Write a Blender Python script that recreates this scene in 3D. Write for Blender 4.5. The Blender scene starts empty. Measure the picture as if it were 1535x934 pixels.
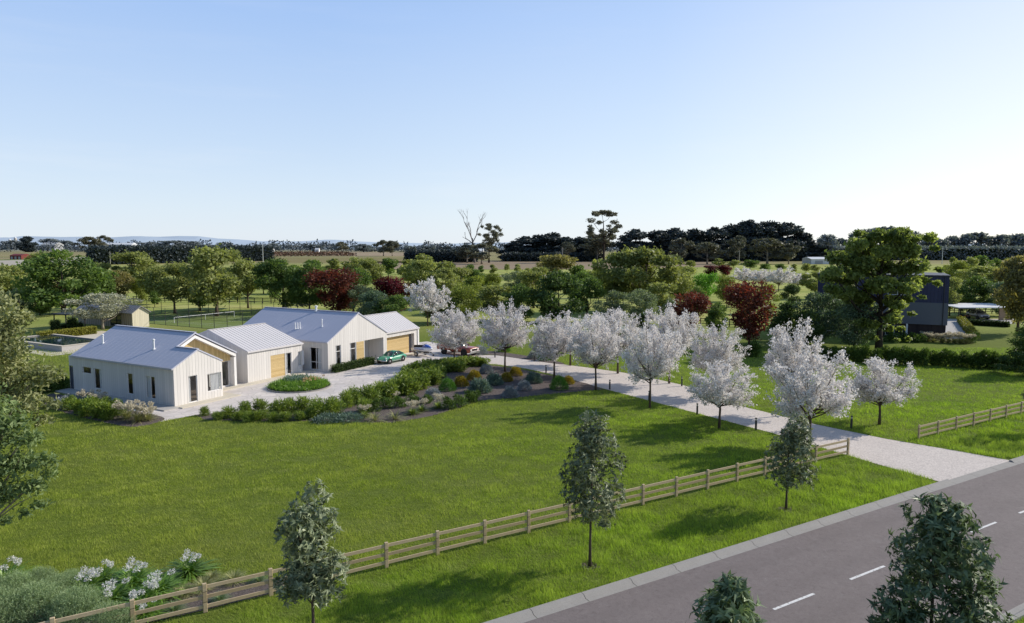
import bpy, math, random
import numpy as np
from mathutils import Vector, Matrix

SC = bpy.context.scene
COL = SC.collection
F_PX, CAM_H, PITCH = 1050.0, 13.5, math.atan(99 / 1050.0)

def at(px, py, z=0.0):
    """ground point (or point at height z) under a pixel of the 1535x934 photograph"""
    x = (px - 767.5) / F_PX
    y = (467 - py) / F_PX
    d = Vector((x, math.cos(PITCH) + y * math.sin(PITCH), -math.sin(PITCH) + y * math.cos(PITCH)))
    t = (z - CAM_H) / d.z
    return Vector((d.x * t, d.y * t, z))

def z_at(Y, py):
    """height of whatever shows at pixel row py when it stands at distance Y"""
    y = (467 - py) / F_PX
    dy, dz = math.cos(PITCH) + y * math.sin(PITCH), -math.sin(PITCH) + y * math.cos(PITCH)
    return CAM_H + Y * dz / dy

def m_per_px(Y):
    return Y / F_PX

# ------------------------------------------------------------------ linking and tagging
def link(name, mesh, parent=None, loc=None):
    o = bpy.data.objects.new(name, mesh)
    COL.objects.link(o)
    if parent is not None:
        o.parent = parent
    if loc is not None:
        o.location = loc
    return o

def tag(o, label, cat, group=None, kind=None):
    if label:
        o['label'] = label
    if cat:
        o['category'] = cat
    if group:
        o['group'] = group
    if kind:
        o['kind'] = kind
    return o

def thing(name, label, cat, loc=(0, 0, 0), rz=0.0, group=None):
    o = bpy.data.objects.new(name, None)
    o.empty_display_size = 0.3
    COL.objects.link(o)
    o.location = loc
    o.rotation_euler = (0, 0, rz)
    return tag(o, label, cat, group)

def struct(o):
    o['kind'] = 'structure'
    return o

def copy_thing(src, loc, rz=0.0, scale=1.0, label=None, group=None):
    r = src.copy()
    COL.objects.link(r)
    r.location = loc
    r.rotation_euler = (0, 0, rz)
    r.scale = (scale, scale, scale) if not hasattr(scale, '__len__') else scale
    if label:
        r['label'] = label
    if group:
        r['group'] = group
    for ch in src.children:
        c = ch.copy()
        COL.objects.link(c)
        c.parent = r
        for g in ch.children:
            d = g.copy()
            COL.objects.link(d)
            d.parent = c
    return r

# ------------------------------------------------------------------ mesh builder
class MB:
    def __init__(self):
        self.v, self.f = [], []

    def poly(self, pts):
        n = len(self.v)
        self.v += [tuple(p) for p in pts]
        self.f.append(tuple(range(n, n + len(pts))))
        return self

    def box(self, x0, x1, y0, y1, z0, z1):
        n = len(self.v)
        self.v += [(x0, y0, z0), (x1, y0, z0), (x1, y1, z0), (x0, y1, z0), (x0, y0, z1), (x1, y0, z1), (x1, y1, z1), (x0, y1, z1)]
        self.f += [tuple(n + i for i in q) for q in ((3, 2, 1, 0), (4, 5, 6, 7), (0, 1, 5, 4), (1, 2, 6, 5), (2, 3, 7, 6), (3, 0, 4, 7))]
        return self

    def hexa(self, b, t):
        """b, t: four bottom and four top corners, counter-clockwise from above"""
        n = len(self.v)
        self.v += [tuple(p) for p in b] + [tuple(p) for p in t]
        self.f += [tuple(n + i for i in q) for q in ((3, 2, 1, 0), (4, 5, 6, 7), (0, 1, 5, 4), (1, 2, 6, 5), (2, 3, 7, 6), (3, 0, 4, 7))]
        return self

    def prism(self, pts, z0, z1):
        n, k = len(self.v), len(pts)
        self.v += [(p[0], p[1], z0) for p in pts] + [(p[0], p[1], z1) for p in pts]
        self.f.append(tuple(n + i for i in range(k - 1, -1, -1)))
        self.f.append(tuple(n + k + i for i in range(k)))
        for i in range(k):
            j = (i + 1) % k
            self.f.append((n + i, n + j, n + k + j, n + k + i))
        return self

    def bar(self, a, b, w, h, up=(0, 0, 1)):
        """a beam of section w x h from a to b"""
        a, b = Vector(a), Vector(b)
        d = (b - a).normalized()
        s = d.cross(Vector(up))
        if s.length < 1e-5:
            s = d.cross(Vector((1, 0, 0)))
        s.normalize()
        t = s.cross(d).normalized()
        s *= w / 2
        t *= h / 2
        return self.hexa([a - s - t, a + s - t, b + s - t, b - s - t], [a - s + t, a + s + t, b + s + t, b - s + t])

    def tube(self, pts, radii, sides=6, cap=True):
        pts = [Vector(p) for p in pts]
        n0 = len(self.v)
        k = len(pts)
        for i, p in enumerate(pts):
            d = (pts[min(i + 1, k - 1)] - pts[max(i - 1, 0)]).normalized()
            s = d.cross(Vector((0.31, 0.93, 0.17)))
            if s.length < 1e-3:
                s = d.cross(Vector((1, 0, 0)))
            s.normalize()
            t = d.cross(s)
            r = radii[i] if hasattr(radii, '__len__') else radii
            for j in range(sides):
                a = 2 * math.pi * j / sides
                self.v.append(tuple(p + (s * math.cos(a) + t * math.sin(a)) * r))
        for i in range(k - 1):
            for j in range(sides):
                a, b = n0 + i * sides + j, n0 + i * sides + (j + 1) % sides
                self.f.append((a, b, b + sides, a + sides))
        if cap:
            self.f.append(tuple(n0 + j for j in range(sides - 1, -1, -1)))
            self.f.append(tuple(n0 + (k - 1) * sides + j for j in range(sides)))
        return self

    def cyl(self, c, axis, r, h, sides=16):
        c, axis = Vector(c), Vector(axis).normalized()
        return self.tube([c - axis * h / 2, c + axis * h / 2], r, sides)

    def lathe(self, prof, c=(0, 0, 0), sides=16, squash=(1, 1, 1)):
        n0 = len(self.v)
        for r, z in prof:
            for j in range(sides):
                a = 2 * math.pi * j / sides
                self.v.append((c[0] + r * math.cos(a) * squash[0], c[1] + r * math.sin(a) * squash[1], c[2] + z))
        for i in range(len(prof) - 1):
            for j in range(sides):
                a, b = n0 + i * sides + j, n0 + i * sides + (j + 1) % sides
                self.f.append((a, b, b + sides, a + sides))
        return self

    def loft(self, rings, cap=True):
        n0, k = len(self.v), len(rings[0])
        for r in rings:
            self.v += [tuple(p) for p in r]
        for i in range(len(rings) - 1):
            for j in range(k):
                a, b = n0 + i * k + j, n0 + i * k + (j + 1) % k
                self.f.append((a, b, b + k, a + k))
        if cap:
            self.f.append(tuple(n0 + j for j in range(k - 1, -1, -1)))
            m = n0 + (len(rings) - 1) * k
            self.f.append(tuple(m + j for j in range(k)))
        return self

    def mesh(self, name, mat, smooth=False):
        m = bpy.data.meshes.new(name)
        m.from_pydata(self.v, [], self.f)
        m.update()
        if mat is not None:
            m.materials.append(mat)
        if smooth:
            m.polygons.foreach_set('use_smooth', [True] * len(m.polygons))
        return m

    def obj(self, name, mat, parent=None, smooth=False, loc=None, bevel=0.0):
        o = link(name, self.mesh(name, mat, smooth), parent, loc)
        if bevel:
            b = o.modifiers.new('bevel', 'BEVEL')
            b.width = bevel
            b.segments = 2
            b.limit_method = 'ANGLE'
        return o

def np_mesh(name, verts, nper, mat, tone=None):
    """mesh of separate faces with nper corners each, from an (n*nper, 3) array; tone: one number per face"""
    nv = len(verts)
    nf = nv // nper
    m = bpy.data.meshes.new(name)
    m.vertices.add(nv)
    m.vertices.foreach_set('co', np.ascontiguousarray(verts, dtype=np.float32).ravel())
    m.loops.add(nv)
    m.loops.foreach_set('vertex_index', np.arange(nv, dtype=np.int32))
    m.polygons.add(nf)
    m.polygons.foreach_set('loop_start', np.arange(0, nv, nper, dtype=np.int32))
    if tone is not None:
        a = m.attributes.new('tone', 'FLOAT', 'POINT')
        a.data.foreach_set('value', np.repeat(np.asarray(tone, dtype=np.float32), nper))
    m.update(calc_edges=True)

    if mat is not None:
        m.materials.append(mat)
    return m

def unit(a):
    return a / np.maximum(np.linalg.norm(a, axis=-1, keepdims=True), 1e-9)

def leaf_verts(P, A, N, L, W, droop=0.15, wide=0.45):
    """one rhombic leaf per row: root P, axis A, normal hint N, length L, width W"""
    A = unit(A)
    S = unit(np.cross(A, N))
    U = np.cross(S, A)
    L, W = np.reshape(L, (-1, 1)), np.reshape(W, (-1, 1))
    mid = P + A * L * wide + U * L * droop * 0.35
    tip = P + A * L - U * L * droop
    return np.stack([P, mid + S * W / 2, tip, mid - S * W / 2], axis=1).reshape(-1, 3)

# ------------------------------------------------------------------ node materials
class Mat:
    def __init__(self, name):
        self.m = bpy.data.materials.new(name)
        self.m.use_nodes = True
        self.t = self.m.node_tree
        self.t.nodes.clear()
        self.out = self.t.nodes.new('ShaderNodeOutputMaterial')

    def n(self, typ, **kw):
        nd = self.t.nodes.new('ShaderNode' + typ)
        for k, v in kw.items():
            if k.startswith('i_'):
                key = k[2:].replace('_', ' ')
                nd.inputs[key].default_value = v
            else:
                setattr(nd, k, v)
        return nd

    def l(self, a, b):
        self.t.links.new(a, b)

    def set(self, sock, val):
        if isinstance(val, bpy.types.NodeSocket):
            self.l(val, sock)
        elif hasattr(val, '__len__') and len(val) == 3 and sock.type == 'RGBA':
            sock.default_value = (*val, 1)
        else:
            sock.default_value = val

    def pos(self):
        return self.n('NewGeometry').outputs['Position']

    def obj(self):
        return self.n('TexCoord').outputs['Object']

    def noise(self, vec, scale, detail=3, rough=0.55, out='Fac', dist=0.0):
        nd = self.n('TexNoise')
        nd.inputs['Scale'].default_value = scale
        nd.inputs['Detail'].default_value = detail
        nd.inputs['Roughness'].default_value = rough
        nd.inputs['Distortion'].default_value = dist
        self.l(vec, nd.inputs['Vector'])
        return nd.outputs[out]

    def scale(self, vec, s):
        nd = self.n('Mapping')
        nd.inputs['Scale'].default_value = s
        self.l(vec, nd.inputs['Vector'])
        return nd.outputs[0]

    def ramp(self, fac, stops):
        nd = self.n('ValToRGB')
        cr = nd.color_ramp
        while len(cr.elements) > 1:
            cr.elements.remove(cr.elements[0])
        for i, (p, c) in enumerate(stops):
            e = cr.elements[0] if i == 0 else cr.elements.new(p)
            e.position = p
            if not hasattr(c, '__len__'):
                c = (c, c, c)
            e.color = (*c, 1)
        self.l(fac, nd.inputs['Fac'])
        return nd.outputs['Color']

    def mix(self, fac, a, b, mode='MIX'):
        nd = self.n('MixRGB', blend_type=mode)
        self.set(nd.inputs['Fac'], fac)
        self.set(nd.inputs['Color1'], a)
        self.set(nd.inputs['Color2'], b)
        return nd.outputs['Color']

    def math(self, op, a, b=0.0, c=0.0):
        nd = self.n('Math', operation=op)
        self.set(nd.inputs[0], a)
        self.set(nd.inputs[1], b)
        if len(nd.inputs) > 2:
            self.set(nd.inputs[2], c)
        return nd.outputs[0]

    def xyz(self, vec):
        nd = self.n('SeparateXYZ')
        self.l(vec, nd.inputs[0])
        return nd.outputs

    def bump(self, h, strength=0.3, dist=0.05):
        nd = self.n('Bump')
        nd.inputs['Strength'].default_value = strength
        nd.inputs['Distance'].default_value = dist
        self.l(h, nd.inputs['Height'])
        return nd.outputs['Normal']

    def done(self, col, rough=0.7, spec=0.3, metal=0.0, normal=None, trans=None, trans_amt=0.3, coat=0.0):
        b = self.n('BsdfPrincipled')
        self.set(b.inputs['Base Color'], col)
        self.set(b.inputs['Roughness'], rough)
        b.inputs['Specular IOR Level'].default_value = spec
        b.inputs['Metallic'].default_value = metal
        b.inputs['Coat Weight'].default_value = coat
        if normal is not None:
            self.l(normal, b.inputs['Normal'])
        res = b.outputs[0]
        if trans is not None:
            tr = self.n('BsdfTranslucent')
            self.set(tr.inputs['Color'], trans)
            mx = self.n('MixShader')
            mx.inputs[0].default_value = trans_amt
            self.l(res, mx.inputs[1])
            self.l(tr.outputs[0], mx.inputs[2])
            res = mx.outputs[0]
        self.l(res, self.out.inputs['Surface'])
        return self.m

def plain(name, col, rough=0.6, spec=0.3, metal=0.0, var=0.12, vscale=3.0, coat=0.0, bump=0.0):
    """a painted or bare surface with a little mottling"""
    k = Mat(name)
    nz = k.noise(k.obj(), vscale, 5)
    c = k.mix(nz, tuple(x * (1 - var) for x in col), tuple(min(1, x * (1 + var)) for x in col))
    return k.done(c, rough, spec, metal, k.bump(nz, bump, 0.02) if bump else None, coat=coat)

def leaf_mat(name, dark, light, trans=0.36, spec=0.25, rough=0.55, warm=(1.25, 1.3, 0.7), var=0.25, gain=1.95):
    dark, light = tuple(x * gain for x in dark), tuple(x * gain for x in light)
    k = Mat(name)
    a = k.n('Attribute', attribute_name='tone')
    rnd = k.n('ObjectInfo').outputs['Random']
    c = k.mix(a.outputs['Fac'], dark, light)
    f = k.math('MULTIPLY_ADD', rnd, var, 1 - var / 2)
    g = k.n('CombineColor')
    k.l(f, g.inputs[0]); k.l(f, g.inputs[1]); k.l(f, g.inputs[2])
    c = k.mix(1.0, c, g.outputs[0], 'MULTIPLY')
    t = k.mix(1.0, c, warm, 'MULTIPLY')
    return k.done(c, rough, spec, trans=t, trans_amt=trans)
# ================================================================== camera, sky, sun
SC.render.resolution_x, SC.render.resolution_y = 1024, 623
cam = bpy.data.objects.new('camera', bpy.data.cameras.new('camera'))
COL.objects.link(cam)
cam.location = (0, 0, CAM_H)
cam.rotation_euler = (math.pi / 2 - PITCH, 0, 0)
cam.data.sensor_width = 36
cam.data.lens = F_PX / 1535 * 36
cam.data.clip_end = 20000
SC.camera = cam
SC.view_settings.view_transform = 'Standard'
SC.view_settings.look = 'None'
SC.view_settings.exposure = 0

SUN_EL, SUN_AZ = math.radians(31), math.radians(69)      # azimuth clockwise from the view direction
w = bpy.data.worlds.new("World")
SC.world = w
w.use_nodes = True
nt = w.node_tree
bg = nt.nodes['Background']
sky = nt.nodes.new('ShaderNodeTexSky')
sky.sky_type = 'NISHITA'
sky.sun_disc = False
sky.sun_elevation = SUN_EL
sky.sun_rotation = SUN_AZ
sky.altitude = 0
sky.air_density = 1.0
sky.dust_density = 0.6
sky.ozone_density = 1.6
# the clear late-morning sky: the physical sky pulled towards a paler, cleaner blue that whitens at the horizon and towards the sun
tcw = nt.nodes.new('ShaderNodeTexCoord')
sepw = nt.nodes.new('ShaderNodeSeparateXYZ')
nt.links.new(tcw.outputs['Generated'], sepw.inputs[0])
def wramp(sock, stops):
    r = nt.nodes.new('ShaderNodeValToRGB')
    while len(r.color_ramp.elements) > 1:
        r.color_ramp.elements.remove(r.color_ramp.elements[0])
    for i, (p, c) in enumerate(stops):
        e = r.color_ramp.elements[0] if i == 0 else r.color_ramp.elements.new(p)
        e.position, e.color = p, (*c, 1)
    nt.links.new(sock, r.inputs[0])
    return r.outputs[0]
grad = wramp(sepw.outputs['Z'], [(0.0, (.80, .885, .985)), (0.05, (.73, .85, .985)), (0.14, (.60, .755, .98)), (0.30, (.405, .60, .97)), (0.5, (.20, .38, .70)), (1.0, (.09, .19, .42))])  # upper stops lie out of view, set darker to deepen the shade
dot = nt.nodes.new('ShaderNodeVectorMath')
dot.operation = 'DOT_PRODUCT'
nt.links.new(tcw.outputs['Generated'], dot.inputs[0])
dot.inputs[1].default_value = (math.sin(SUN_AZ), math.cos(SUN_AZ), 0.12)
glow = wramp(dot.outputs['Value'], [(0.15, (0, 0, 0)), (0.55, (.10, .085, .05)), (0.86, (.34, .25, .10)), (1.0, (.62, .46, .2))])
add = nt.nodes.new('ShaderNodeMixRGB')
add.blend_type = 'ADD'
add.inputs[0].default_value = 1
nt.links.new(grad, add.inputs[1])
nt.links.new(glow, add.inputs[2])
sc7 = nt.nodes.new('ShaderNodeVectorMath')
sc7.operation = 'SCALE'
sc7.inputs[3].default_value = 1 / 0.15
back = wramp(dot.outputs['Value'], [(0.0, (.36, .36, .38)), (0.10, (1, 1, 1))])       # unseen sky behind the camera, darkened to deepen shade on the walls
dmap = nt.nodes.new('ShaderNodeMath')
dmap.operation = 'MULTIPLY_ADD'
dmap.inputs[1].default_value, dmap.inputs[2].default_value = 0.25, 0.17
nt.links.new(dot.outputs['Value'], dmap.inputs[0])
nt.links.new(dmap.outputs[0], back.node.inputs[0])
cn = nt.nodes.new('ShaderNodeTexNoise')
cn.inputs['Scale'].default_value, cn.inputs['Detail'].default_value, cn.inputs['Roughness'].default_value = 2.4, 7, .62
cmap = nt.nodes.new('ShaderNodeMapping')
cmap.inputs['Scale'].default_value = (1, 1, 9)
nt.links.new(tcw.outputs['Generated'], cmap.inputs['Vector'])
nt.links.new(cmap.outputs[0], cn.inputs['Vector'])
cr = wramp(cn.outputs['Fac'], [(0.52, (0, 0, 0)), (0.78, (.22, .22, .22))])
cz = wramp(sepw.outputs['Z'], [(0.02, (.5, .5, .5)), (0.10, (1, 1, 1)), (0.30, (.35, .35, .35)), (0.6, (0, 0, 0))])
cm = nt.nodes.new('ShaderNodeMixRGB')
cm.blend_type = 'MULTIPLY'
cm.inputs[0].default_value = 1
nt.links.new(cr, cm.inputs[1])
nt.links.new(cz, cm.inputs[2])
cloud = nt.nodes.new('ShaderNodeMixRGB')
nt.links.new(cm.outputs[0], cloud.inputs[0])
nt.links.new(add.outputs[0], cloud.inputs[1])
cloud.inputs[2].default_value = (.93, .95, 1.0, 1)
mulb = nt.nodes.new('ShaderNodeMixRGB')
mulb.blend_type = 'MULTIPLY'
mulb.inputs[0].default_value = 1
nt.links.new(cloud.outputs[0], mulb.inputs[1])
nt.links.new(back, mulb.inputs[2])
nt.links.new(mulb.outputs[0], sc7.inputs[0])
mixw = nt.nodes.new('ShaderNodeMixRGB')
mixw.inputs[0].default_value = 0.85
nt.links.new(sky.outputs[0], mixw.inputs[1])
nt.links.new(sc7.outputs[0], mixw.inputs[2])
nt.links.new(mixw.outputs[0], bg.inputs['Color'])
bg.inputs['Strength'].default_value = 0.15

sd = bpy.data.lights.new('sun', 'SUN')
sd.energy = 5.0
sd.angle = math.radians(0.5)
sd.color = (1.0, 0.93, 0.82)
sun = bpy.data.objects.new('sun', sd)
COL.objects.link(sun)
sdir = Vector((math.sin(SUN_AZ) * math.cos(SUN_EL), math.cos(SUN_AZ) * math.cos(SUN_EL), math.sin(SUN_EL)))
sun.rotation_euler = sdir.to_track_quat('Z', 'Y').to_euler()
sun.location = (60, 20, 60)

# ================================================================== ground materials
def ground_material():
    k = Mat('ground_grass')
    p = k.pos()
    X, Y, Z = k.xyz(p)
    big = k.noise(p, 0.045, 4, 0.6)
    mid = k.noise(k.scale(p, (0.35, 0.9, 1)), 0.9, 5, 0.65)
    fine = k.noise(p, 9.0, 6, 0.75)
    lawn = k.mix(mid, (0.100, 0.140, 0.022), (0.20, 0.25, 0.046))
    lawn = k.mix(k.ramp(big, [(0.35, 0), (0.65, 1)]), lawn, (0.155, 0.185, 0.045))
    lawn = k.mix(k.ramp(fine, [(0.3, 0.55), (0.6, 0)]), lawn, (0.050, 0.075, 0.014))
    # paddocks behind the houses: paler, yellower, in bands
    band = k.noise(k.scale(p, (0.010, 0.06, 1)), 1.0, 4, 0.6)
    pad = k.ramp(band, [(0.3, (0.19, 0.235, 0.055)), (0.5, (0.34, 0.37, 0.105)), (0.68, (0.47, 0.45, 0.17))])
    pad = k.mix(k.ramp(fine, [(0.3, 0.4), (0.65, 0)]), pad, (0.11, 0.14, 0.035))
    fb = k.noise(k.scale(p, (0.0022, 0.009, 1)), 1.0, 4, 0.6)
    far = k.ramp(fb, [(0.30, (0.12, 0.14, 0.055)), (0.45, (0.28, 0.235, 0.13)), (0.55, (0.22, 0.21, 0.09)), (0.7, (0.33, 0.265, 0.165))])
    def step(a, b):
        nd = k.n('MapRange', interpolation_type='SMOOTHSTEP')
        k.l(Y, nd.inputs[0])
        nd.inputs[1].default_value, nd.inputs[2].default_value = a, b
        return nd.outputs[0]
    c = k.mix(step(98, 135), lawn, pad)
    c = k.mix(step(430, 580), c, far)
    c = k.mix(step(1100, 3200), c, (0.16, 0.20, 0.24))  # distance haze painted in: far ground fades to blue grey
    h = k.math('ADD', mid, k.math('MULTIPLY', fine, 0.6))
    return k.done(c, 0.95, 0.05, normal=k.bump(h, 0.9, 0.12))

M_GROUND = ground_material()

def concrete(name, a, b, scale=2.0, rough=0.85):
    k = Mat(name)
    p = k.pos()
    n1, n2 = k.noise(p, scale, 5, 0.6), k.noise(p, scale * 18, 4, 0.7)
    c = k.mix(n1, a, b)
    c = k.mix(k.ramp(n2, [(0.35, 0.35), (0.55, 0)]), c, tuple(x * 0.55 for x in a))
    return k.done(c, rough, 0.2, normal=k.bump(n2, 0.25, 0.02))

def asphalt():
    k = Mat('asphalt')
    p = k.pos()
    n1 = k.noise(p, 0.35, 4, 0.6)
    n2 = k.noise(p, 38, 3, 0.7)
    n3 = k.noise(p, 2.2, 6, 0.7, dist=1.2)
    c = k.mix(n1, (0.158, 0.132, 0.126), (0.212, 0.180, 0.172))
    c = k.mix(k.ramp(n2, [(0.36, 0.5), (0.5, 0)]), c, (0.075, 0.066, 0.064))
    c = k.mix(k.ramp(n2, [(0.60, 0), (0.72, 0.5)]), c, (0.24, 0.22, 0.21))
    # fine hair cracks and scuffs
    v = k.n('TexVoronoi', feature='DISTANCE_TO_EDGE')
    v.inputs['Scale'].default_value = 0.42
    wv = k.n('VectorMath', operation='ADD')
    k.l(p, wv.inputs[0])
    k.l(k.noise(p, 1.6, 4, 0.6, 'Color'), wv.inputs[1])
    k.l(wv.outputs[0], v.inputs['Vector'])
    crack = k.math('MULTIPLY', k.ramp(v.outputs[0], [(0.0, 1), (0.006, 0)]), k.ramp(n1, [(0.5, 0), (0.7, 0.45)]))
    c = k.mix(crack, c, (0.22, 0.20, 0.185))
    c = k.mix(k.ramp(n3, [(0.54, 0), (0.70, 0.38)]), c, (0.235, 0.213, 0.205))
    n4 = k.noise(k.scale(p, (1, 1, 1)), 4.2, 9, 0.88, dist=.8)
    c = k.mix(k.ramp(n4, [(0.36, 0.7), (0.5, 0)]), c, (0.100, 0.084, 0.081))
    c = k.mix(k.ramp(n4, [(0.57, 0), (0.66, 0.6)]), c, (0.27, 0.245, 0.235))
    dp = k.n('VectorMath', operation='DOT_PRODUCT')
    k.l(p, dp.inputs[0])
    dp.inputs[1].default_value = (-.509, .8608, 0)
    fr = k.math('FRACT', k.math('DIVIDE', k.math('ADD', dp.outputs['Value'], .35), 2.08))
    wear = k.math('MULTIPLY', k.ramp(fr, [(0.25, 0), (0.42, 1), (0.58, 1), (0.75, 0)]), k.ramp(k.noise(p, .5, 5, .7), [(.35, .05), (.65, .34)]))
    c = k.mix(wear, c, (0.128, 0.108, 0.104))
    return k.done(c, 0.82, 0.25, normal=k.bump(n2, 0.5, 0.01))

def line_paint():
    k = Mat('road_paint')
    p = k.pos()
    w_ = k.ramp(k.noise(p, 9, 5, 0.75), [(0.34, 0), (0.46, 1)])
    return k.done(k.mix(w_, (0.13, 0.115, 0.11), (0.66, 0.65, 0.63)), 0.7, 0.3)

def gravel():
    k = Mat('pale_gravel')
    p = k.pos()
    n1 = k.noise(p, 0.5, 4, 0.6)
    v = k.n('TexVoronoi')
    v.inputs['Scale'].default_value = 14
    k.l(p, v.inputs['Vector'])
    hs = k.n('SeparateColor')
    k.l(v.outputs['Color'], hs.inputs[0])
    c = k.mix(n1, (0.56, 0.50, 0.455), (0.68, 0.615, 0.56))
    c = k.mix(k.ramp(hs.outputs[0], [(0.2, 0.55), (0.6, 0)]), c, (0.38, 0.335, 0.31))
    c = k.mix(k.ramp(k.noise(p, 30, 3, 0.7), [(0.35, 0.5), (0.5, 0)]), c, (0.33, 0.295, 0.275))
    return k.done(c, 0.9, 0.15, normal=k.bump(v.outputs['Distance'], 0.5, 0.02))

def paving():
    k = Mat('stone_paving')
    p = k.pos()
    mp = k.n('Mapping')
    mp.inputs['Rotation'].default_value = (0, 0, math.radians(29))
    k.l(p, mp.inputs['Vector'])
    v = k.n('TexVoronoi')
    v.inputs['Scale'].default_value = 0.95
    k.l(mp.outputs[0], v.inputs['Vector'])
    e = k.n('TexVoronoi', feature='DISTANCE_TO_EDGE')
    e.inputs['Scale'].default_value = 0.95
    k.l(mp.outputs[0], e.inputs['Vector'])
    s = k.n('SeparateColor')
    k.l(v.outputs['Color'], s.inputs[0])
    c = k.ramp(s.outputs[0], [(0.0, (0.54, 0.49, 0.455)), (0.35, (0.68, 0.615, 0.56)), (0.6, (0.61, 0.555, 0.53)), (1.0, (0.75, 0.68, 0.61))])
    c = k.mix(k.ramp(k.noise(p, 3.0, 5, 0.65), [(0.35, 0.5), (0.7, 0)]), c, (0.42, 0.38, 0.35))
    c = k.mix(k.ramp(e.outputs[0], [(0.0, 0.8), (0.035, 0)]), c, (0.34, 0.315, 0.29))
    return k.done(c, 0.8, 0.25, normal=k.bump(k.noise(p, 5, 5), 0.3, 0.03))

def mulch():
    k = Mat('bark_mulch')
    p = k.pos()
    n1, n2 = k.noise(p, 16, 5, 0.75), k.noise(p, 1.2, 3)
    c = k.ramp(n1, [(0.3, (0.045, 0.037, 0.034)), (0.5, (0.125, 0.102, 0.094)), (0.68, (0.24, 0.205, 0.19))])
    c = k.mix(k.math('MULTIPLY', n2, .5), c, (0.13, 0.108, 0.10))
    return k.done(c, 0.95, 0.1, normal=k.bump(n1, 1.0, 0.08))

M_ROAD, M_LINE, M_GRAVEL, M_PAVE, M_MULCH = asphalt(), line_paint(), gravel(), paving(), mulch()
M_KERB = concrete('kerb_concrete', (0.27, 0.255, 0.235), (0.36, 0.34, 0.315))
M_SLAB = concrete('pale_slab', (0.52, 0.47, 0.38), (0.62, 0.56, 0.46))
M_PATH = concrete('grey_concrete', (0.38, 0.36, 0.34), (0.47, 0.45, 0.42))

# ================================================================== the ground itself
m = MB()
xs = [-9000, -1500, -300, 0, 300, 1500, 9000]
ys = [-60, 0, 60, 200, 800, 3000, 12000]
for i in range(6):
    for j in range(6):
        m.poly([(xs[i], ys[j], 0), (xs[i + 1], ys[j], 0), (xs[i + 1], ys[j + 1], 0), (xs[i], ys[j + 1], 0)])
struct(m.obj('ground', M_GROUND))

# road frame: s runs along the road to the right, c away from the camera
RD = Vector((0.8608, 0.5090, 0)).normalized()
RN = Vector((-RD.y, RD.x, 0))
C_NEAR, C_FAR, C_FENCE, C_TREE = 12.0, 20.45, 27.05, 22.8

def rp(s, c, z=0.0):
    p = RD * s + RN * c
    return Vector((p.x, p.y, z))

m = MB()
S0, S1 = -60, 220
m.poly([rp(S0, C_NEAR, .004), rp(S1, C_NEAR, .004), rp(S1, C_FAR, .004), rp(S0, C_FAR, .004)])
struct(m.obj('road', M_ROAD))
m = MB()
s_d = 13.55 * 0 + (RD.dot(at(1160, 914)))
for i in range(-8, 36):
    a = s_d + i * 4.63
    m.poly([rp(a, 16.44, .008), rp(a + 2.35, 16.44, .008), rp(a + 2.35, 16.56, .008), rp(a, 16.56, .008)])
struct(m.obj('lane_marking', M_LINE))

def kerb(name, c0, sgn):
    """rolled kerb: gutter tray, slope, flat top; cast in lengths with open joints"""
    m = MB()
    L = 2.36
    i = 0
    s = S0
    while s < 150:
        low = sgn > 0 and 40.6 < s + L / 2 < 49.3
        h = 0.045 if low else 0.13
        prof = [(0, 0.006), (0.24, 0.02), (0.38, h), (0.54, h + 0.01), (0.54, -0.05), (0, -0.05)]
        a, b = s + 0.012, s + L - 0.012
        m.loft([[rp(a, c0 + sgn * x, z) for x, z in prof], [rp(b, c0 + sgn * x, z) for x, z in prof]])
        s += L
        i += 1
    return struct(m.obj(name, M_KERB))
kerb('kerb', C_FAR, 1)
kerb('kerb', C_NEAR, -1)

def P2(pts, z):
    return [Vector((*at(x, y).xy, z)) for x, y in pts]

def smooth_poly(pts, n=4):
    """closed Catmull-Rom through world points"""
    out = []
    k = len(pts)
    for i in range(k):
        a, b, c, d = pts[i - 1], pts[i], pts[(i + 1) % k], pts[(i + 2) % k]
        for j in range(n):
            t = j / n
            out.append(0.5 * ((2 * b) + (c - a) * t + (2 * a - 5 * b + 4 * c - d) * t * t + (3 * b - a - 3 * c + d) * t ** 3))
    return out

def inside(px, py, poly):
    """vectorised point in polygon"""
    r = np.zeros(len(px), bool)
    n = len(poly)
    j = n - 1
    for i in range(n):
        xi, yi, xj, yj = poly[i][0], poly[i][1], poly[j][0], poly[j][1]
        c = ((yi > py) != (yj > py)) & (px < (xj - xi) * (py - yi) / ((yj - yi) or 1e-9) + xi)
        r ^= c
        j = i
    return r

# driveway from the kerb up to the paved court
drive = [rp(41.0, C_FAR + .53, .012), rp(41.05, 25, .012), rp(41.4, 33, .012), rp(41.0, 44, .012), rp(40.7, 52, .012)] + \
        P2([(840, 564), (790, 553), (745, 546.5), (716, 545), (712, 532), (745, 533), (801, 541), (880, 551), (950, 561), (1022, 577), (1085, 596)], .012) + \
        [rp(46.2, 40, .012), rp(46.3, 33, .012), rp(47.0, 28, .012), rp(48.2, 24, .012), rp(49.0, C_FAR + .53, .012)]
struct(MB().poly(drive).obj('driveway', M_GRAVEL))
court = P2([(205, 640), (262, 628), (300, 621), (380, 616), (470, 609), (540, 596), (610, 577), (660, 560), (700, 550), (725, 546), (722, 531), (690, 520), (640, 512), (560, 520), (420, 540), (240, 585), (150, 610)], .008)
struct(MB().poly(court).obj('paved_court', M_PAVE))

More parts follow.
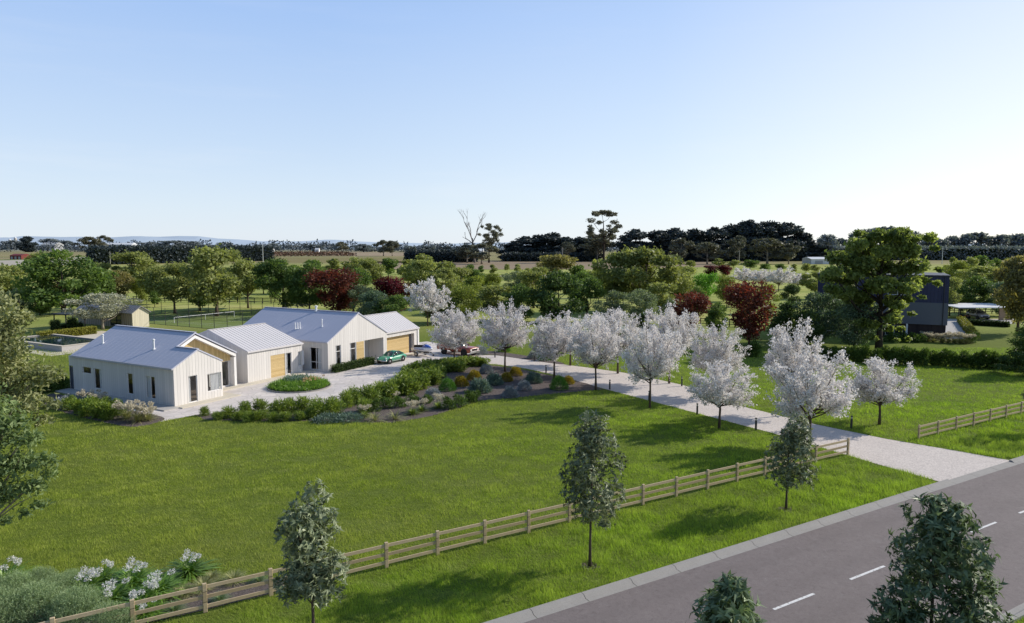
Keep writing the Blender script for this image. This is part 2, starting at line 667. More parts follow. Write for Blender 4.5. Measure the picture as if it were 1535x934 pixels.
# planting beds
bed_front = P2([(292, 622), (305, 629), (372, 632.5), (420, 632), (472, 631), (538, 634), (587, 634), (628, 628), (658, 621), (690, 611), (718, 601), (770, 596.5), (816, 592), (860, 588), (905, 584)], .016) + \
            P2([(880, 575), (840, 566), (790, 555.5), (745, 548.5), (722, 547), (690, 552), (660, 561), (610, 578), (540, 597), (470, 610), (380, 617), (320, 620)], .016)
struct(MB().poly(bed_front).obj('mulch_bed', M_MULCH))
bed_left = smooth_poly(P2([(60, 604), (95, 618), (140, 630), (196, 640), (235, 634), (243, 625), (180, 612), (120, 600), (80, 590)], .016))
struct(MB().poly(bed_left).obj('mulch_bed', M_MULCH))
bed_drive = smooth_poly(P2([(706, 530.5), (742, 532.5), (790, 539.5), (842, 546.5), (836, 542), (780, 532), (730, 526)], .016))
struct(MB().poly(bed_drive).obj('mulch_bed', M_MULCH))
bed_fence = smooth_poly([rp(s, c, .016) for s, c in ((-26, 27.3), (-18, 27.3), (-10, 27.3), (-2, 27.3), (6.2, 27.3), (7.0, 28.2), (3.6, 29.0), (1.5, 30.6), (-3, 31.6), (-8, 31.8), (-14, 32.0), (-26, 32.4))])
struct(MB().poly(bed_fence).obj('mulch_bed', M_MULCH))
bed_round = []
_c = (at(410, 580) + at(490, 578)) / 2
BEDC = Vector((*at(449, 580).xy, 0))
for i in range(28):
    a = 2 * math.pi * i / 28
    bed_round.append(BEDC + Vector((2.85 * math.cos(a), 2.85 * math.sin(a), .03)))
mring = MB()
mring.lathe([(2.86, 0.0), (2.86, .10), (2.98, .10), (2.98, 0.0)], (BEDC.x, BEDC.y, .01), 40)
struct(mring.obj('bed_edging', M_KERB))
struct(MB().poly(bed_round).obj('mulch_bed', M_MULCH))

# bare earth at the foot of the street trees is built with the trees
TREE_S = [5.7, 17.3, 29.8, 57.6]

# ================================================================== grass blades on the lawn and the verge
def grass_field():
    rng = np.random.default_rng(5)
    N = 1500000
    # sample in distance so that the density falls with it; side to side over the lawn's width
    Y = 19.5 * (92 / 19.5) ** rng.random(N)
    X = (rng.random(N) * 1.72 - 0.86) * Y
    s, c = X * RD.x + Y * RD.y, X * RN.x + Y * RN.y
    keep = (c > C_FAR + 0.50) | (c < C_NEAR - 0.52)
    for poly in (drive, court, bed_front, bed_left, bed_drive, bed_fence, HOUSE_FOOT):
        keep &= ~inside(X, Y, [(p[0], p[1]) for p in poly])
    for ts in TREE_S:
        p = rp(ts, C_TREE)
        keep &= ((X - p.x) ** 2 + (Y - p.y) ** 2) > 0.10
    keep &= rng.random(N) < np.where(Y > 60, 0.75, 1.0)
    keep &= ~((s > 40.6) & (s < 49.4) & (c > C_FAR - .1) & (c < C_FAR + 1.0))
    X, Y, c = X[keep], Y[keep], c[keep]
    s = s[keep]
    n = len(X)
    verge = c < C_FENCE - 0.15
    lush = 0.5 + 0.5 * np.sin(X * 0.35 + 1.3 * np.sin(Y * 0.22)) * np.sin(Y * 0.4 + np.sin(X * 0.3))
    k = np.clip(Y / 27, 0.8, 2.3)
    H = np.where(verge, 0.135, 0.075) * (0.6 + 0.8 * rng.random(n)) * (0.75 + 0.4 * lush) * np.clip(k, 1, 1.5)
    ang = rng.random(n) * 2 * np.pi
    lean = (0.25 + 0.7 * rng.random(n)) * H
    wd = 0.0075 * k * (0.7 + 0.6 * rng.random(n))
    bend = 2.6 + 0.8 * np.sin(X * 0.5 + Y * 0.3)
    dx, dy = np.cos(ang) * lean * .7 + np.cos(bend) * lean * .5, np.sin(ang) * lean * .7 + np.sin(bend) * lean * .5
    side = rng.random(n) * 2 * np.pi
    sx, sy = np.cos(side) * wd, np.sin(side) * wd
    z0 = np.zeros(n)
    V = np.stack([np.stack([X - sx, Y - sy, z0], 1), np.stack([X + sx, Y + sy, z0], 1), np.stack([X + dx, Y + dy, H], 1)], 1).reshape(-1, 3)
    patch = np.zeros(n)
    for fx, fy, ph in ((.9, 1.7, 0.), (1.9, -1.1, 2.), (-.6, 2.6, 4.), (2.7, 2.1, 1.), (.31, -.55, 3.), (4.1, -3.3, .5)):
        patch += np.sin(X * fx + Y * fy + ph + 1.1 * np.sin(X * fy * .4 - Y * fx * .3))
    patch /= 6
    H *= np.clip(1 + .9 * patch + .15 * rng.normal(size=n), .3, 2)
    V[2::3, 2] = H
    tone = np.clip(0.12 + 0.55 * rng.random(n) ** 1.3 + 0.2 * lush + .38 * patch + 0.05 * verge, 0, 1)
    me = np_mesh('lawn_grass', V, 3, None, tone)
    k_ = Mat('grass_blade')
    a = k_.n('Attribute', attribute_name='tone')
    p = k_.pos()
    col = k_.ramp(a.outputs['Fac'], [(0.0, (0.11, 0.16, 0.018)), (0.45, (0.30, 0.365, 0.050)), (1.0, (0.50, 0.53, 0.125))])
    big = k_.noise(p, 0.12, 4, 0.6)
    mot = k_.noise(k_.scale(p, (1.0, 1.5, 1)), 1.5, 8, .8)
    col = k_.mix(k_.ramp(mot, [(0.36, .75), (0.50, 0)]), col, (0.080, 0.120, 0.014))
    stk = k_.noise(k_.scale(p, (.22, .9, 1)), .9, 5, .6, dist=1.5)
    col = k_.mix(k_.ramp(stk, [(0.54, 0), (0.70, .55)]), col, (0.46, 0.46, 0.19))
    vg = k_.n('VectorMath', operation='DOT_PRODUCT')
    k_.l(p, vg.inputs[0])
    vg.inputs[1].default_value = RN
    mr = k_.n('MapRange')
    k_.l(vg.outputs['Value'], mr.inputs[0])
    mr.inputs[1].default_value, mr.inputs[2].default_value = C_FENCE + 1.0, C_FENCE - 1.0
    xr = k_.n('MapRange')
    k_.l(k_.xyz(p)[0], xr.inputs[0])
    xr.inputs[1].default_value, xr.inputs[2].default_value = -8.0, 16.0
    fresh = k_.math('MAXIMUM', k_.math('MULTIPLY', mr.outputs[0], .6), k_.math('MULTIPLY', xr.outputs[0], .75))
    col = k_.mix(fresh, col, k_.mix(1.0, col, (.92, 1.16, .72), 'MULTIPLY'))
    col = k_.mix(k_.ramp(big, [(0.4, 0), (0.7, 0.5)]), col, (0.30, 0.31, 0.10))
    me.materials.append(k_.done(col, 0.6, 0.2, trans=k_.mix(1.0, col, (1.15, 1.3, 0.6), 'MULTIPLY'), trans_amt=0.42))
    o = link('lawn_grass', me)
    tag(o, 'short green grass of the wide lawn and the road verge', 'grass', kind='stuff')
# ================================================================== the long white house
HO = at(262, 611)
HRZ = math.radians(61)
HU = Vector((math.cos(HRZ), math.sin(HRZ), 0))
HV = Vector((-HU.y, HU.x, 0))

def hw(x, y, z=0.0):
    p = HO + HU * x + HV * y
    return Vector((p.x, p.y, z))

def hl(p):
    d = Vector(p) - HO
    return d.dot(HU), d.dot(HV)

def along(px, base, d, z=1.5):
    """distance along the wall line base + d*t (house frame) at which it shows at pixel column px"""
    b = hw(*base)
    dd = HU * d[0] + HV * d[1]
    c, s = math.cos(PITCH), math.sin(PITCH)
    k = (px - 767.5) / F_PX
    # k * ((b.y + dd.y t) c + (H - z) s) = b.x + dd.x t
    return (b.x - k * (b.y * c + (CAM_H - z) * s)) / (k * dd.y * c - dd.x)

HOUSE_FOOT = [hw(*q) for q in ((-1.6, -1.3), (6.2, -1.3), (9.5, 1.5), (18, 1.5), (18, -.6), (35.8, -.6), (35.8, 16), (-1.6, 16))]

def cladding(name, col, pitch=0.30, groove=0.10, dark=0.72, vertical=True):
    """ribbed sheet or board cladding: the ribs stand out as real bump across the wall"""
    k = Mat(name)
    p = k.obj()
    X, Y, Z = k.xyz(p)
    t = k.math('ADD', X, Y) if vertical else Z
    fr = k.math('FRACT', k.math('DIVIDE', t, pitch))
    h = k.ramp(fr, [(0.0, 0), (groove * .5, 0), (groove, 1), (1 - groove * .5, 1), (1.0, 0.0)])
    n1 = k.noise(k.scale(p, (1, 1, .25)), 1.2, 4)
    cell = k.math('FLOOR', k.math('DIVIDE', t, pitch))
    wn = k.n('TexWhiteNoise', noise_dimensions='1D')
    k.l(cell, wn.inputs['W'])
    v = k.math('MULTIPLY_ADD', wn.outputs['Value'], 0.12, 0.90)
    g = k.n('CombineColor')
    for i in range(3):
        k.l(v, g.inputs[i])
    c = k.mix(n1, tuple(x * .93 for x in col), col)
    c = k.mix(1.0, c, g.outputs[0], 'MULTIPLY')
    c = k.mix(h, tuple(x * dark for x in col), c)
    return k.done(c, 0.55, 0.3, normal=k.bump(h, 0.6, 0.03))

def timber(name, a, b, pitch=0.14, axis='h'):
    k = Mat(name)
    p = k.obj()
    X, Y, Z = k.xyz(p)
    t = Z if axis == 'h' else k.math('ADD', X, Y)
    cell = k.math('FLOOR', k.math('DIVIDE', t, pitch))
    fr = k.math('FRACT', k.math('DIVIDE', t, pitch))
    wn = k.n('TexWhiteNoise', noise_dimensions='1D')
    k.l(cell, wn.inputs['W'])
    gr = k.noise(k.scale(p, (6, 6, 40) if axis == 'h' else (40, 40, 4)), 1.0, 4)
    c = k.mix(wn.outputs['Value'], a, b)
    c = k.mix(k.ramp(gr, [(0.35, .35), (0.6, 0)]), c, tuple(x * .6 for x in a))
    h = k.ramp(fr, [(0.0, 0), (0.07, 1), (0.93, 1), (1.0, 0)])
    c = k.mix(h, tuple(x * .4 for x in a), c)
    return k.done(c, 0.6, 0.25, normal=k.bump(h, 0.5, 0.02))

def glass():
    k = Mat('window_glass')
    tr = k.n('BsdfTransparent')
    tr.inputs['Color'].default_value = (0.90, 0.92, 0.92, 1)
    gl = k.n('BsdfGlossy')
    gl.inputs['Roughness'].default_value = 0.02
    lw = k.n('LayerWeight')
    lw.inputs['Blend'].default_value = 0.5
    fr = k.math('MULTIPLY_ADD', k.math('POWER', lw.outputs['Facing'], 4.0), 0.6, 0.07)
    mx = k.n('MixShader')
    k.l(fr, mx.inputs[0])
    k.l(tr.outputs[0], mx.inputs[1])
    k.l(gl.outputs[0], mx.inputs[2])
    k.l(mx.outputs[0], k.out.inputs['Surface'])
    return k.m

M_CLAD = cladding('white_ribbed_cladding', (0.71, 0.675, 0.64))
M_TRIM = plain('white_trim', (0.74, 0.72, 0.70), 0.5, 0.3, var=.03)
M_ROOF = plain('shade_tone_steel_roof', (0.465, 0.47, 0.545), 0.5, 0.35, 0.0, var=.04, vscale=.6)  # roof steel with the grazing-sun shade and sky blue painted in
M_ROOF_LIT = plain('sunlit_tone_steel_roof', (0.60, 0.57, 0.565), 0.5, 0.35, 0.0, var=.04, vscale=.6)  # same roof steel, sunlit copy in a paler, warmer tone
M_TIMBER_H = timber('timber_boards_level', (0.52, 0.37, 0.165), (0.65, 0.48, 0.24), 0.15, 'h')
M_TIMBER_V = timber('timber_boards_upright', (0.56, 0.40, 0.17), (0.74, 0.55, 0.27), 0.16, 'v')
M_GLASS = glass()
M_CURT = plain('curtain_cloth', (0.72, 0.70, 0.69), 0.9, 0.1, var=.05)
M_ROOM = plain('room_floor', (0.16, 0.12, 0.09), 0.7, 0.2)
M_DARKMET = plain('dark_metal', (0.035, 0.035, 0.04), 0.5, 0.4)
M_WHITEMET = plain('white_metal', (0.78, 0.78, 0.78), 0.45, 0.4, var=.03)

house = thing('house', 'long white house of joined gabled wings with timber panels beside the paved court', 'house', HO, HRZ)

class Wall:
    """a straight wall from a to b (house frame), outside on the right hand; holes given in metres along it"""
    def __init__(self, a, b, z1, z0=0.0, holes=(), gable=None, depth=.14, root=None, mat=None, name='wall'):
        self.a = Vector((*a, 0))
        d = Vector((*b, 0)) - self.a
        self.L = d.length
        self.d = d.normalized()
        self.n = Vector((self.d.y, -self.d.x, 0))
        self.z0, self.z1 = z0, z1
        m = MB()
        xs = sorted({0.0, self.L, *[h[0] for h in holes], *[h[1] for h in holes]})
        zs = sorted({z0, z1, *[h[2] for h in holes], *[h[3] for h in holes]})
        for i in range(len(xs) - 1):
            for j in range(len(zs) - 1):
                cx, cz = (xs[i] + xs[i + 1]) / 2, (zs[j] + zs[j + 1]) / 2
                if any(h[0] < cx < h[1] and h[2] < cz < h[3] for h in holes):
                    continue
                m.poly([self.p(xs[i], zs[j]), self.p(xs[i + 1], zs[j]), self.p(xs[i + 1], zs[j + 1]), self.p(xs[i], zs[j + 1])])
        for h in holes:
            x0, x1, q0, q1 = h[:4]
            dp = h[4] if len(h) > 4 else depth
            for (c, e) in (((x0, q0), (x0, q1)), ((x0, q1), (x1, q1)), ((x1, q1), (x1, q0)), ((x1, q0), (x0, q0))):
                m.poly([self.p(*c), self.p(*e), self.p(*e, -dp), self.p(*c, -dp)])
        if gable:
            m.poly([self.p(x, z) for x, z in gable])
        self.o = m.obj(name, mat or M_CLAD, root if root is not None else house)

    def p(self, x, z, out=0.0):
        q = self.a + self.d * x + self.n * out
        return (q.x, q.y, z)

    def slab(self, m, x0, x1, z0, z1, o0, o1):
        m.hexa([self.p(x0, z0, o1), self.p(x1, z0, o1), self.p(x1, z0, o0), self.p(x0, z0, o0)],
               [self.p(x0, z1, o1), self.p(x1, z1, o1), self.p(x1, z1, o0), self.p(x0, z1, o0)])

    def window(self, x0, x1, z0, z1, mull=(), trans=(), curtain=None, depth=.10, root=None, fmat=None, name='window'):
        g = .0015
        m = MB()
        f = .055
        x0, x1, z0, z1 = x0 + g, x1 - g, z0 + g, z1 - g
        self.slab(m, x0, x0 + f, z0, z1, -depth, -depth + .05)
        self.slab(m, x1 - f, x1, z0, z1, -depth, -depth + .05)
        self.slab(m, x0 + f, x1 - f, z0, z0 + f, -depth, -depth + .05)
        self.slab(m, x0 + f, x1 - f, z1 - f, z1, -depth, -depth + .05)
        for q in mull:
            self.slab(m, q - .03, q + .03, z0 + f, z1 - f, -depth, -depth + .045)
        for q in trans:
            self.slab(m, x0 + f, x1 - f, q - .03, q + .03, -depth, -depth + .04)
        w = m.obj(name, fmat or M_TRIM, root if root is not None else house)
        p = MB()
        p.poly([self.p(x0 + f, z0 + f, -depth + .02), self.p(x1 - f, z0 + f, -depth + .02), self.p(x1 - f, z1 - f, -depth + .02), self.p(x0 + f, z1 - f, -depth + .02)])
        p.obj('pane', M_GLASS, w)
        if curtain:
            for c0, c1 in curtain:
                c = MB()
                n = max(4, int((c1 - c0) / .07))
                pts = [(c0 + (c1 - c0) * i / n, -depth - .07 + .03 * (-1) ** i) for i in range(n + 1)]
                for i in range(n):
                    (u0, o0), (u1, o1) = pts[i], pts[i + 1]
                    c.poly([self.p(u0, z0 + .03, o0), self.p(u1, z0 + .03, o1), self.p(u1, z1, o1), self.p(u0, z1, o0)])
                c.obj('curtain', M_CURT, w)
        return w

def roof_slab(m, a, b, c, d, th=.12, ribs=0.6, tall=.03):
    """one roof plane: eave a-b, ridge d-c; standing seams run from eave to ridge"""
    a, b, c, d = Vector(a), Vector(b), Vector(c), Vector(d)
    n = (b - a).cross(d - a).normalized()
    if n.z < 0:
        n = -n
    lo = [p - Vector((0, 0, th)) for p in (a, b, c, d)]
    if (b - a).cross(d - a).z > 0:
        m.hexa(lo, [a, b, c, d])
    else:
        m.hexa([lo[1], lo[0], lo[3], lo[2]], [b, a, d, c])
    L = (b - a).length
    k = max(1, int(L / ribs))
    for i in range(k + 1):
        t = min(.994, max(.006, i / k))
        p, q = a.lerp(b, t), d.lerp(c, t)
        m.bar(p + n * tall * .45, q + n * tall * .45, .022, tall, n)

TAN = 0.53
# ---------------------------------------------------------------- the near wing
EA = 3.25
base, dv = (0, 0), (0, 1)
t = lambda px, z=1.5: along(px, (0, 0), (0, 1), z)
LA = 14.7
hol = []
for l, r, z0, z1 in ((104.3, 110.4, .1, 2.3), (123.8, 136.8, 1.75, 2.4), (141, 152.3, .5, 2.38), (190.6, 199.6, .5, 2.38), (218.3, 232.3, .42, 2.38)):
    y0, y1 = t(l), t(r)
    hol.append((LA - y0, LA - y1, z0, z1))
wa = Wall((0, LA), (0, 0), EA, holes=hol)
fl = (M_DARKMET, None, None, None, None)
for i, h in enumerate(hol):
    wd = h[1] - h[0]
    cur = None if i in (0, 1) else ([(h[0] + .05, h[0] + wd * .5)] if i == 4 else [(h[1] - wd * .45, h[1] - .05)] if i == 2 else [(h[1] - wd * .35, h[1] - .05)])
    wa.window(*h[:4], curtain=cur, trans=(), mull=((h[0] + h[1]) / 2,) if i == 4 else (), fmat=fl[i], name='door' if i == 0 else 'window')
if True:
    dm = MB()
    wa.slab(dm, hol[0][0] + .07, hol[0][1] - .07, .16, 2.2, -.098, -.075)
    dm.obj('door_leaf', plain('slate_door', (.075, .085, .11), .5, .3), [o for o in house.children if o.name.startswith('door')][0])
t = lambda px, z=1.5: along(px, (0, 0), (1, 0), z)
g1 = (t(282.5), t(296), .12, 2.42)
g2 = (t(311), 4.68, .72, 2.30)
wf = Wall((0, 0), (4.8, 0), EA, holes=(g1, g2), gable=[(0, EA), (4.8, EA), (2.4, EA + 2.4 * TAN)])
wf.window(*g1, curtain=[(g1[0] + .05, g1[0] + .30)])
wf.window(*g2, curtain=[(g2[0] + .42, g2[1] - .1)])
ws = Wall((4.8, 0), (4.8, 2.95), EA, holes=((.14, 1.7, .72, 2.30),))
ws.window(.14, 1.7, .72, 2.30)
# the set-back timber gable with a deep white surround
gy = 3.45
RX = 4.36
wg = Wall((4.8, gy), (8.46, gy), 2.68, holes=((.25, 3.5, .1, 2.5),), name='wall')
wg.window(.25, 3.5, .1, 2.5, mull=(1.1, 1.9), curtain=[(1.95, 2.9)])
fr = MB()
wg.slab(fr, 1.28, 1.55, .12, 2.5, -.45, -.38)
fr.obj('timber_post', M_TIMBER_V, house)
tg = MB()
zr = lambda x: EA + (x if x <= RX else 2 * RX - x) * TAN
tg.poly([(x, gy - .02, z) for x, z in ((.6, zr(.6) - .2), (2.4, 3.2), (4.8, 2.5), (8.46, 2.5), (8.46, zr(8.46) - .14), (RX, zr(RX) - .14))])
tg.obj('timber_gable', M_TIMBER_V, house)
sur = MB()
# sloping barge boards and the right-hand fin
def barge(m, x0, x1, y0, y1, h=.30, zf=zr):
    z0, z1 = zf(x0), zf(x1)
    m.hexa([(x0, y0, z0 - h), (x1, y0, z1 - h), (x1, y1, z1 - h), (x0, y1, z0 - h)],
           [(x0, y0, z0 - .125), (x1, y0, z1 - .125), (x1, y1, z1 - .125), (x0, y1, z0 - .125)])
barge(sur, 1.3, RX, 2.9, gy, .40)
barge(sur, RX, 8.72, 2.9, gy, .40)
sur.box(8.462, 8.72, 2.9, gy, 0, zr(8.72) - .41)
sur.obj('gable_surround', M_TRIM, house)
Wall((8.72, gy), (8.72, LA), EA)
Wall((8.72, LA), (0, LA), EA, gable=[(0, EA), (8.72, EA), (RX, EA + RX * TAN)])
m = MB()
e = .07
zz = lambda x: zr(x) + .125
yb = LA + .08
roof_slab(m, (-e, yb, zz(-e)), (-e, -.05, zz(-e)), (2.4, -.05, zz(2.4)), (2.4, yb, zz(2.4)), ribs=.62, tall=.006)
roof_slab(m, (2.402, yb, zz(2.402)), (2.402, 2.85, zz(2.402)), (RX, 2.85, zz(RX)), (RX, yb, zz(RX)), ribs=.62, tall=.006)
roof_slab(m, (8.80, 2.85, zz(8.80)), (8.80, yb, zz(8.80)), (RX + .002, yb, zz(RX)), (RX + .002, 2.85, zz(RX)), ribs=.62, tall=.006)
z2 = lambda x: EA + (4.8 - x) * TAN + .125
roof_slab(m, (4.88, -.05, z2(4.88)), (4.88, 2.84, z2(4.88)), (2.404, 2.84, z2(2.404)), (2.404, -.05, z2(2.404)), ribs=.62, tall=.006)
# ridge cap, gutter
m.bar((RX, 2.86, zz(RX) + .02), (RX, yb, zz(RX) + .02), .28, .03)
m.bar((2.403, -.04, zz(2.4) + .02), (2.403, 2.85, zz(2.4) + .02), .26, .03)
m.box(-.17, -.075, -.05, yb, EA - .08, EA + .07)
roofA = m.obj('roof', M_ROOF, house)
MB().poly([(0.05, .05, .06), (4.75, .05, .06), (4.75, 3.5, .06), (8.6, 3.5, .06), (8.6, LA - .1, .06), (.05, LA - .1, .06)]).obj('floor_slab', M_ROOM, house)

# ---------------------------------------------------------------- the middle wing
BX0, BX1, BY, BR, BB = 10.07, 17.25, 2.94, 8.5, 14.0
EB = 3.08
SB = (4.85 - EB) / (BR - BY)
tb = lambda px, z=1.5: along(px, (BX0, BY), (1, 0), z)
pnl = (tb(405.8), tb(427.4), .06, 2.36)
hb = (tb(428.2), tb(437.2), .1, 2.36)
hc = (tb(447), BX1 - BX0 - .12, .72, 2.30)
wb = Wall((BX0, BY), (BX1, BY), EB, holes=(pnl, hb, hc))
wb.window(*hb, curtain=[(hb[0] + .05, hb[0] + .42)])
wb.window(*hc, curtain=[(hc[0] + .2, hc[0] + .95)])
pm = MB()
wb.slab(pm, pnl[0] + .002, pnl[1] - .002, pnl[2] + .002, pnl[3] - .002, -.07, -.04)
pm.obj('timber_panel', M_TIMBER_H, house)
Wall((BX0, BB), (BX0, BY), EB, gable=[(0, EB), (BB - BY, EB), (BB - BR, EB + (BR - BY) * SB)])
wbr = Wall((BX1, BY), (BX1, BB), EB, holes=((.14, 1.5, .72, 2.30),), gable=[(0, EB), (BB - BY, EB), (BR - BY, EB + (BR - BY) * SB)])
wbr.window(.14, 1.5, .72, 2.30)
Wall((BX1, BB), (BX0, BB), EB)
m = MB()
zb = lambda y: EB + (min(y, 2 * BR - y) - BY) * SB + .125
roof_slab(m, (BX0 - .06, BY - .08, zb(BY - .08)), (BX1 + .06, BY - .08, zb(BY - .08)), (BX1 + .06, BR, zb(BR)), (BX0 - .06, BR, zb(BR)), ribs=.42)
roof_slab(m, (BX1 + .06, BB + .08, zb(BB + .08)), (BX0 - .06, BB + .08, zb(BB + .08)), (BX0 - .06, BR + .002, zb(BR)), (BX1 + .06, BR + .002, zb(BR)), ribs=.42)
m.bar((BX0 - .06, BR, zb(BR) + .02), (BX1 + .06, BR, zb(BR) + .02), .28, .03)
m.box(BX0 - .06, BX1 + .06, BY - .18, BY - .085, EB - .06, EB + .085)
m.obj('roof', M_ROOF_LIT, house)
MB().poly([(BX0 + .05, BY + .1, .06), (BX1 - .05, BY + .1, .06), (BX1 - .05, BB, .06), (BX0 + .05, BB, .06)]).obj('floor_slab', M_ROOM, house)
# flat-roofed links between the wings
m = MB()
m.box(8.74, 10.05, 6.0, 12, 0, 2.7)
m.box(BX1 + .02, 18.48, 4.6, 12, 0, 2.7)
m.obj('link', M_CLAD, house)

# ---------------------------------------------------------------- the tall main wing
CX0, CX1, CY, CB = 18.5, 28.3, .45, 15.2
CR, EC = 23.4, 3.2
SCs = (5.88 - EC) / (CR - CX0)
tc = lambda px, z=1.5: along(px, (CX0, CY), (1, 0), z)
c1 = (tc(503.6), tc(511.2), .55, 2.72)
c2 = (tc(524.7), tc(533.6), .55, 2.72)
cp = (tc(534.4), tc(545.6), .06, 2.70)
po = (tc(546.6), tc(574.8), .05, 2.72, 2.3)
gab = [(0, EC), (CX1 - CX0, EC), (CR - CX0, EC + (CR - CX0) * SCs)]
wc = Wall((CX0, CY), (CX1, CY), EC, holes=(c1, c2, cp, po), gable=gab)
wc.window(*c1, trans=(2.05,), curtain=[(c1[0] + .05, c1[0] + .3)])
wc.window(*c2, trans=(2.05,), curtain=[(c2[0] + .05, c2[0] + .35)])
pm = MB()
wc.slab(pm, cp[0] + .002, cp[1] - .002, cp[2] + .002, cp[3] - .002, -.07, .02)
pm.obj('timber_panel', M_TIMBER_H, house)
pb = MB()
wc.slab(pb, po[0] + 1.3, po[1], .055, 2.715, -2.29, -2.24)
pb.obj('porch_wall', M_CLAD, house)
fd = wc.window(po[0] + .1, po[0] + 1.28, .06, 2.6, mull=(po[0] + .45,), trans=(2.15,), depth=2.26, name='front_door')
hd = MB()
wc.slab(hd, po[0] + .50, po[0] + .54, .8, 1.5, -2.2, -2.16)
hd.obj('handle', M_DARKMET, fd)
ys = [along(px, (CX0, CY), (0, 1), 1.3) for px in (467, 478)]
wl = Wall((CX0, CB), (CX0, CY), EC, holes=((CB - CY - 2.6, CB - CY - .95, .1, 2.55),))
wl.window(CB - CY - 2.6, CB - CY - .95, .1, 2.55, mull=(CB - CY - 1.75,), trans=(.95,), curtain=[(CB - CY - 1.6, CB - CY - 1.1)])
Wall((CX1, CY), (CX1, CB), EC)
Wall((CX1, CB), (CX0, CB), EC, gable=gab)
m = MB()
zc = lambda x: EC + (min(x, 2 * CR - x) - CX0) * SCs + .125
roof_slab(m, (CX0 - .08, CB + .08, zc(CX0 - .08)), (CX0 - .08, CY - .07, zc(CX0 - .08)), (CR, CY - .07, zc(CR)), (CR, CB + .08, zc(CR)), ribs=.62, tall=.006)
roof_slab(m, (CX1 + .08, CY - .07, zc(CX1 + .08)), (CX1 + .08, CB + .08, zc(CX1 + .08)), (CR + .002, CB + .08, zc(CR)), (CR + .002, CY - .07, zc(CR)), ribs=.62, tall=.006)
m.bar((CR, CY - .07, zc(CR) + .02), (CR, CB + .08, zc(CR) + .02), .28, .03)
m.box(CX0 - .19, CX0 - .085, CY - .07, CB + .08, EC - .08, EC + .06)
roofC = m.obj('roof', M_ROOF, house)
MB().poly([(CX0 + .05, CY + 2.4, .055), (CX1 - .05, CY + 2.4, .055), (CX1 - .05, CB, .055), (CX0 + .05, CB, .055)]).obj('floor_slab', M_ROOM, house)

# ---------------------------------------------------------------- the garage wing
DX0, DX1, DY, DR, DB = 28.32, 34.95, .75, 4.3, 7.9
ED = 3.05
SD = (4.85 - ED) / (DR - DY)
gd = (.22, 5.75, .06, 2.5, .5)
wd_ = Wall((DX0, DY), (DX1, DY), ED, holes=(gd,))
door = MB()
wd_.slab(door, gd[0] + .01, gd[1] - .55, .07, 2.49, -.5, -.44)
gdo = door.obj('garage_door', M_TIMBER_H, house)
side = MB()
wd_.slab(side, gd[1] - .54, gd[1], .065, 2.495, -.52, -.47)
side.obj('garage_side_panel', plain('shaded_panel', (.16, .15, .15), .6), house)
hd = MB()
wd_.slab(hd, 2.5, 2.9, .45, .49, -.44, -.41)
hd.obj('handle', M_DARKMET, gdo)
Wall((DX1, DY), (DX1, DB), ED, gable=[(0, ED), (DB - DY, ED), (DR - DY, ED + (DR - DY) * SD)])
Wall((DX1, DB), (DX0, DB), ED)
m = MB()
zd = lambda y: ED + (min(y, 2 * DR - y) - DY) * SD + .125
roof_slab(m, (DX0 + .09, DY - .1, zd(DY - .1)), (DX1 + .08, DY - .1, zd(DY - .1)), (DX1 + .08, DR, zd(DR)), (DX0 + .09, DR, zd(DR)), ribs=.42)
roof_slab(m, (DX1 + .08, DB + .1, zd(DB + .1)), (DX0 + .09, DB + .1, zd(DB + .1)), (DX0 + .09, DR + .002, zd(DR)), (DX1 + .08, DR + .002, zd(DR)), ribs=.42)
m.box(DX0 + .09, DX1 + .08, DY - .2, DY - .105, ED - .06, ED + .085)
m.bar((DX0 + .09, DR, zd(DR) + .02), (DX1 + .08, DR, zd(DR) + .02), .26, .03)
m.obj('roof', M_ROOF_LIT, house)

# white corner posts
for (x, y) in ((DX1 + .002, DY - .05), ):
    MB().box(x - .25, x + .03, y - .04, y + .046, 0, ED - .07).obj('corner_post', M_TRIM, house)

# flues standing on the roofs
def on_plane(px, py, zf, it=12):
    lo, hi = 2.5, 8.0
    for _ in range(40):
        z = (lo + hi) / 2
        x, y = hl(at(px, py, z))
        if zf(x, y) > z:
            lo = z
        else:
            hi = z
    return x, y, z
def flue(px, py, zf, h, r, par, cowl=True):
    x, y, z = on_plane(px, py, zf)
    m = MB()
    m.lathe([(r * 1.9, -.04), (r * 1.6, .05), (r, .09), (r, h)], (x, y, z), 10)
    if cowl:
        m.lathe([(r * .6, h), (r * 1.6, h + .03), (r * 1.5, h + .10), (0.001, h + .16)], (x, y, z), 10)
    return m.obj('flue', M_WHITEMET, par)
fa = lambda x, y: zz(min(max(x, 0), RX))
fc = lambda x, y: zc(min(max(x, CX0), CR))
flue(154.5, 514.5, fa, .72, .07, roofA)
flue(230.8, 523.5, fa, .78, .08, roofA)
for px, py in ((442.8, 493.2), (446.3, 492.9), (449.8, 492.4)):
    flue(px, py, fc, .72, .06, roofC, False)
flue(482.9, 489.6, fc, .72, .06, roofC)
flue(474, 466.3, fc, .5, .12, roofC)

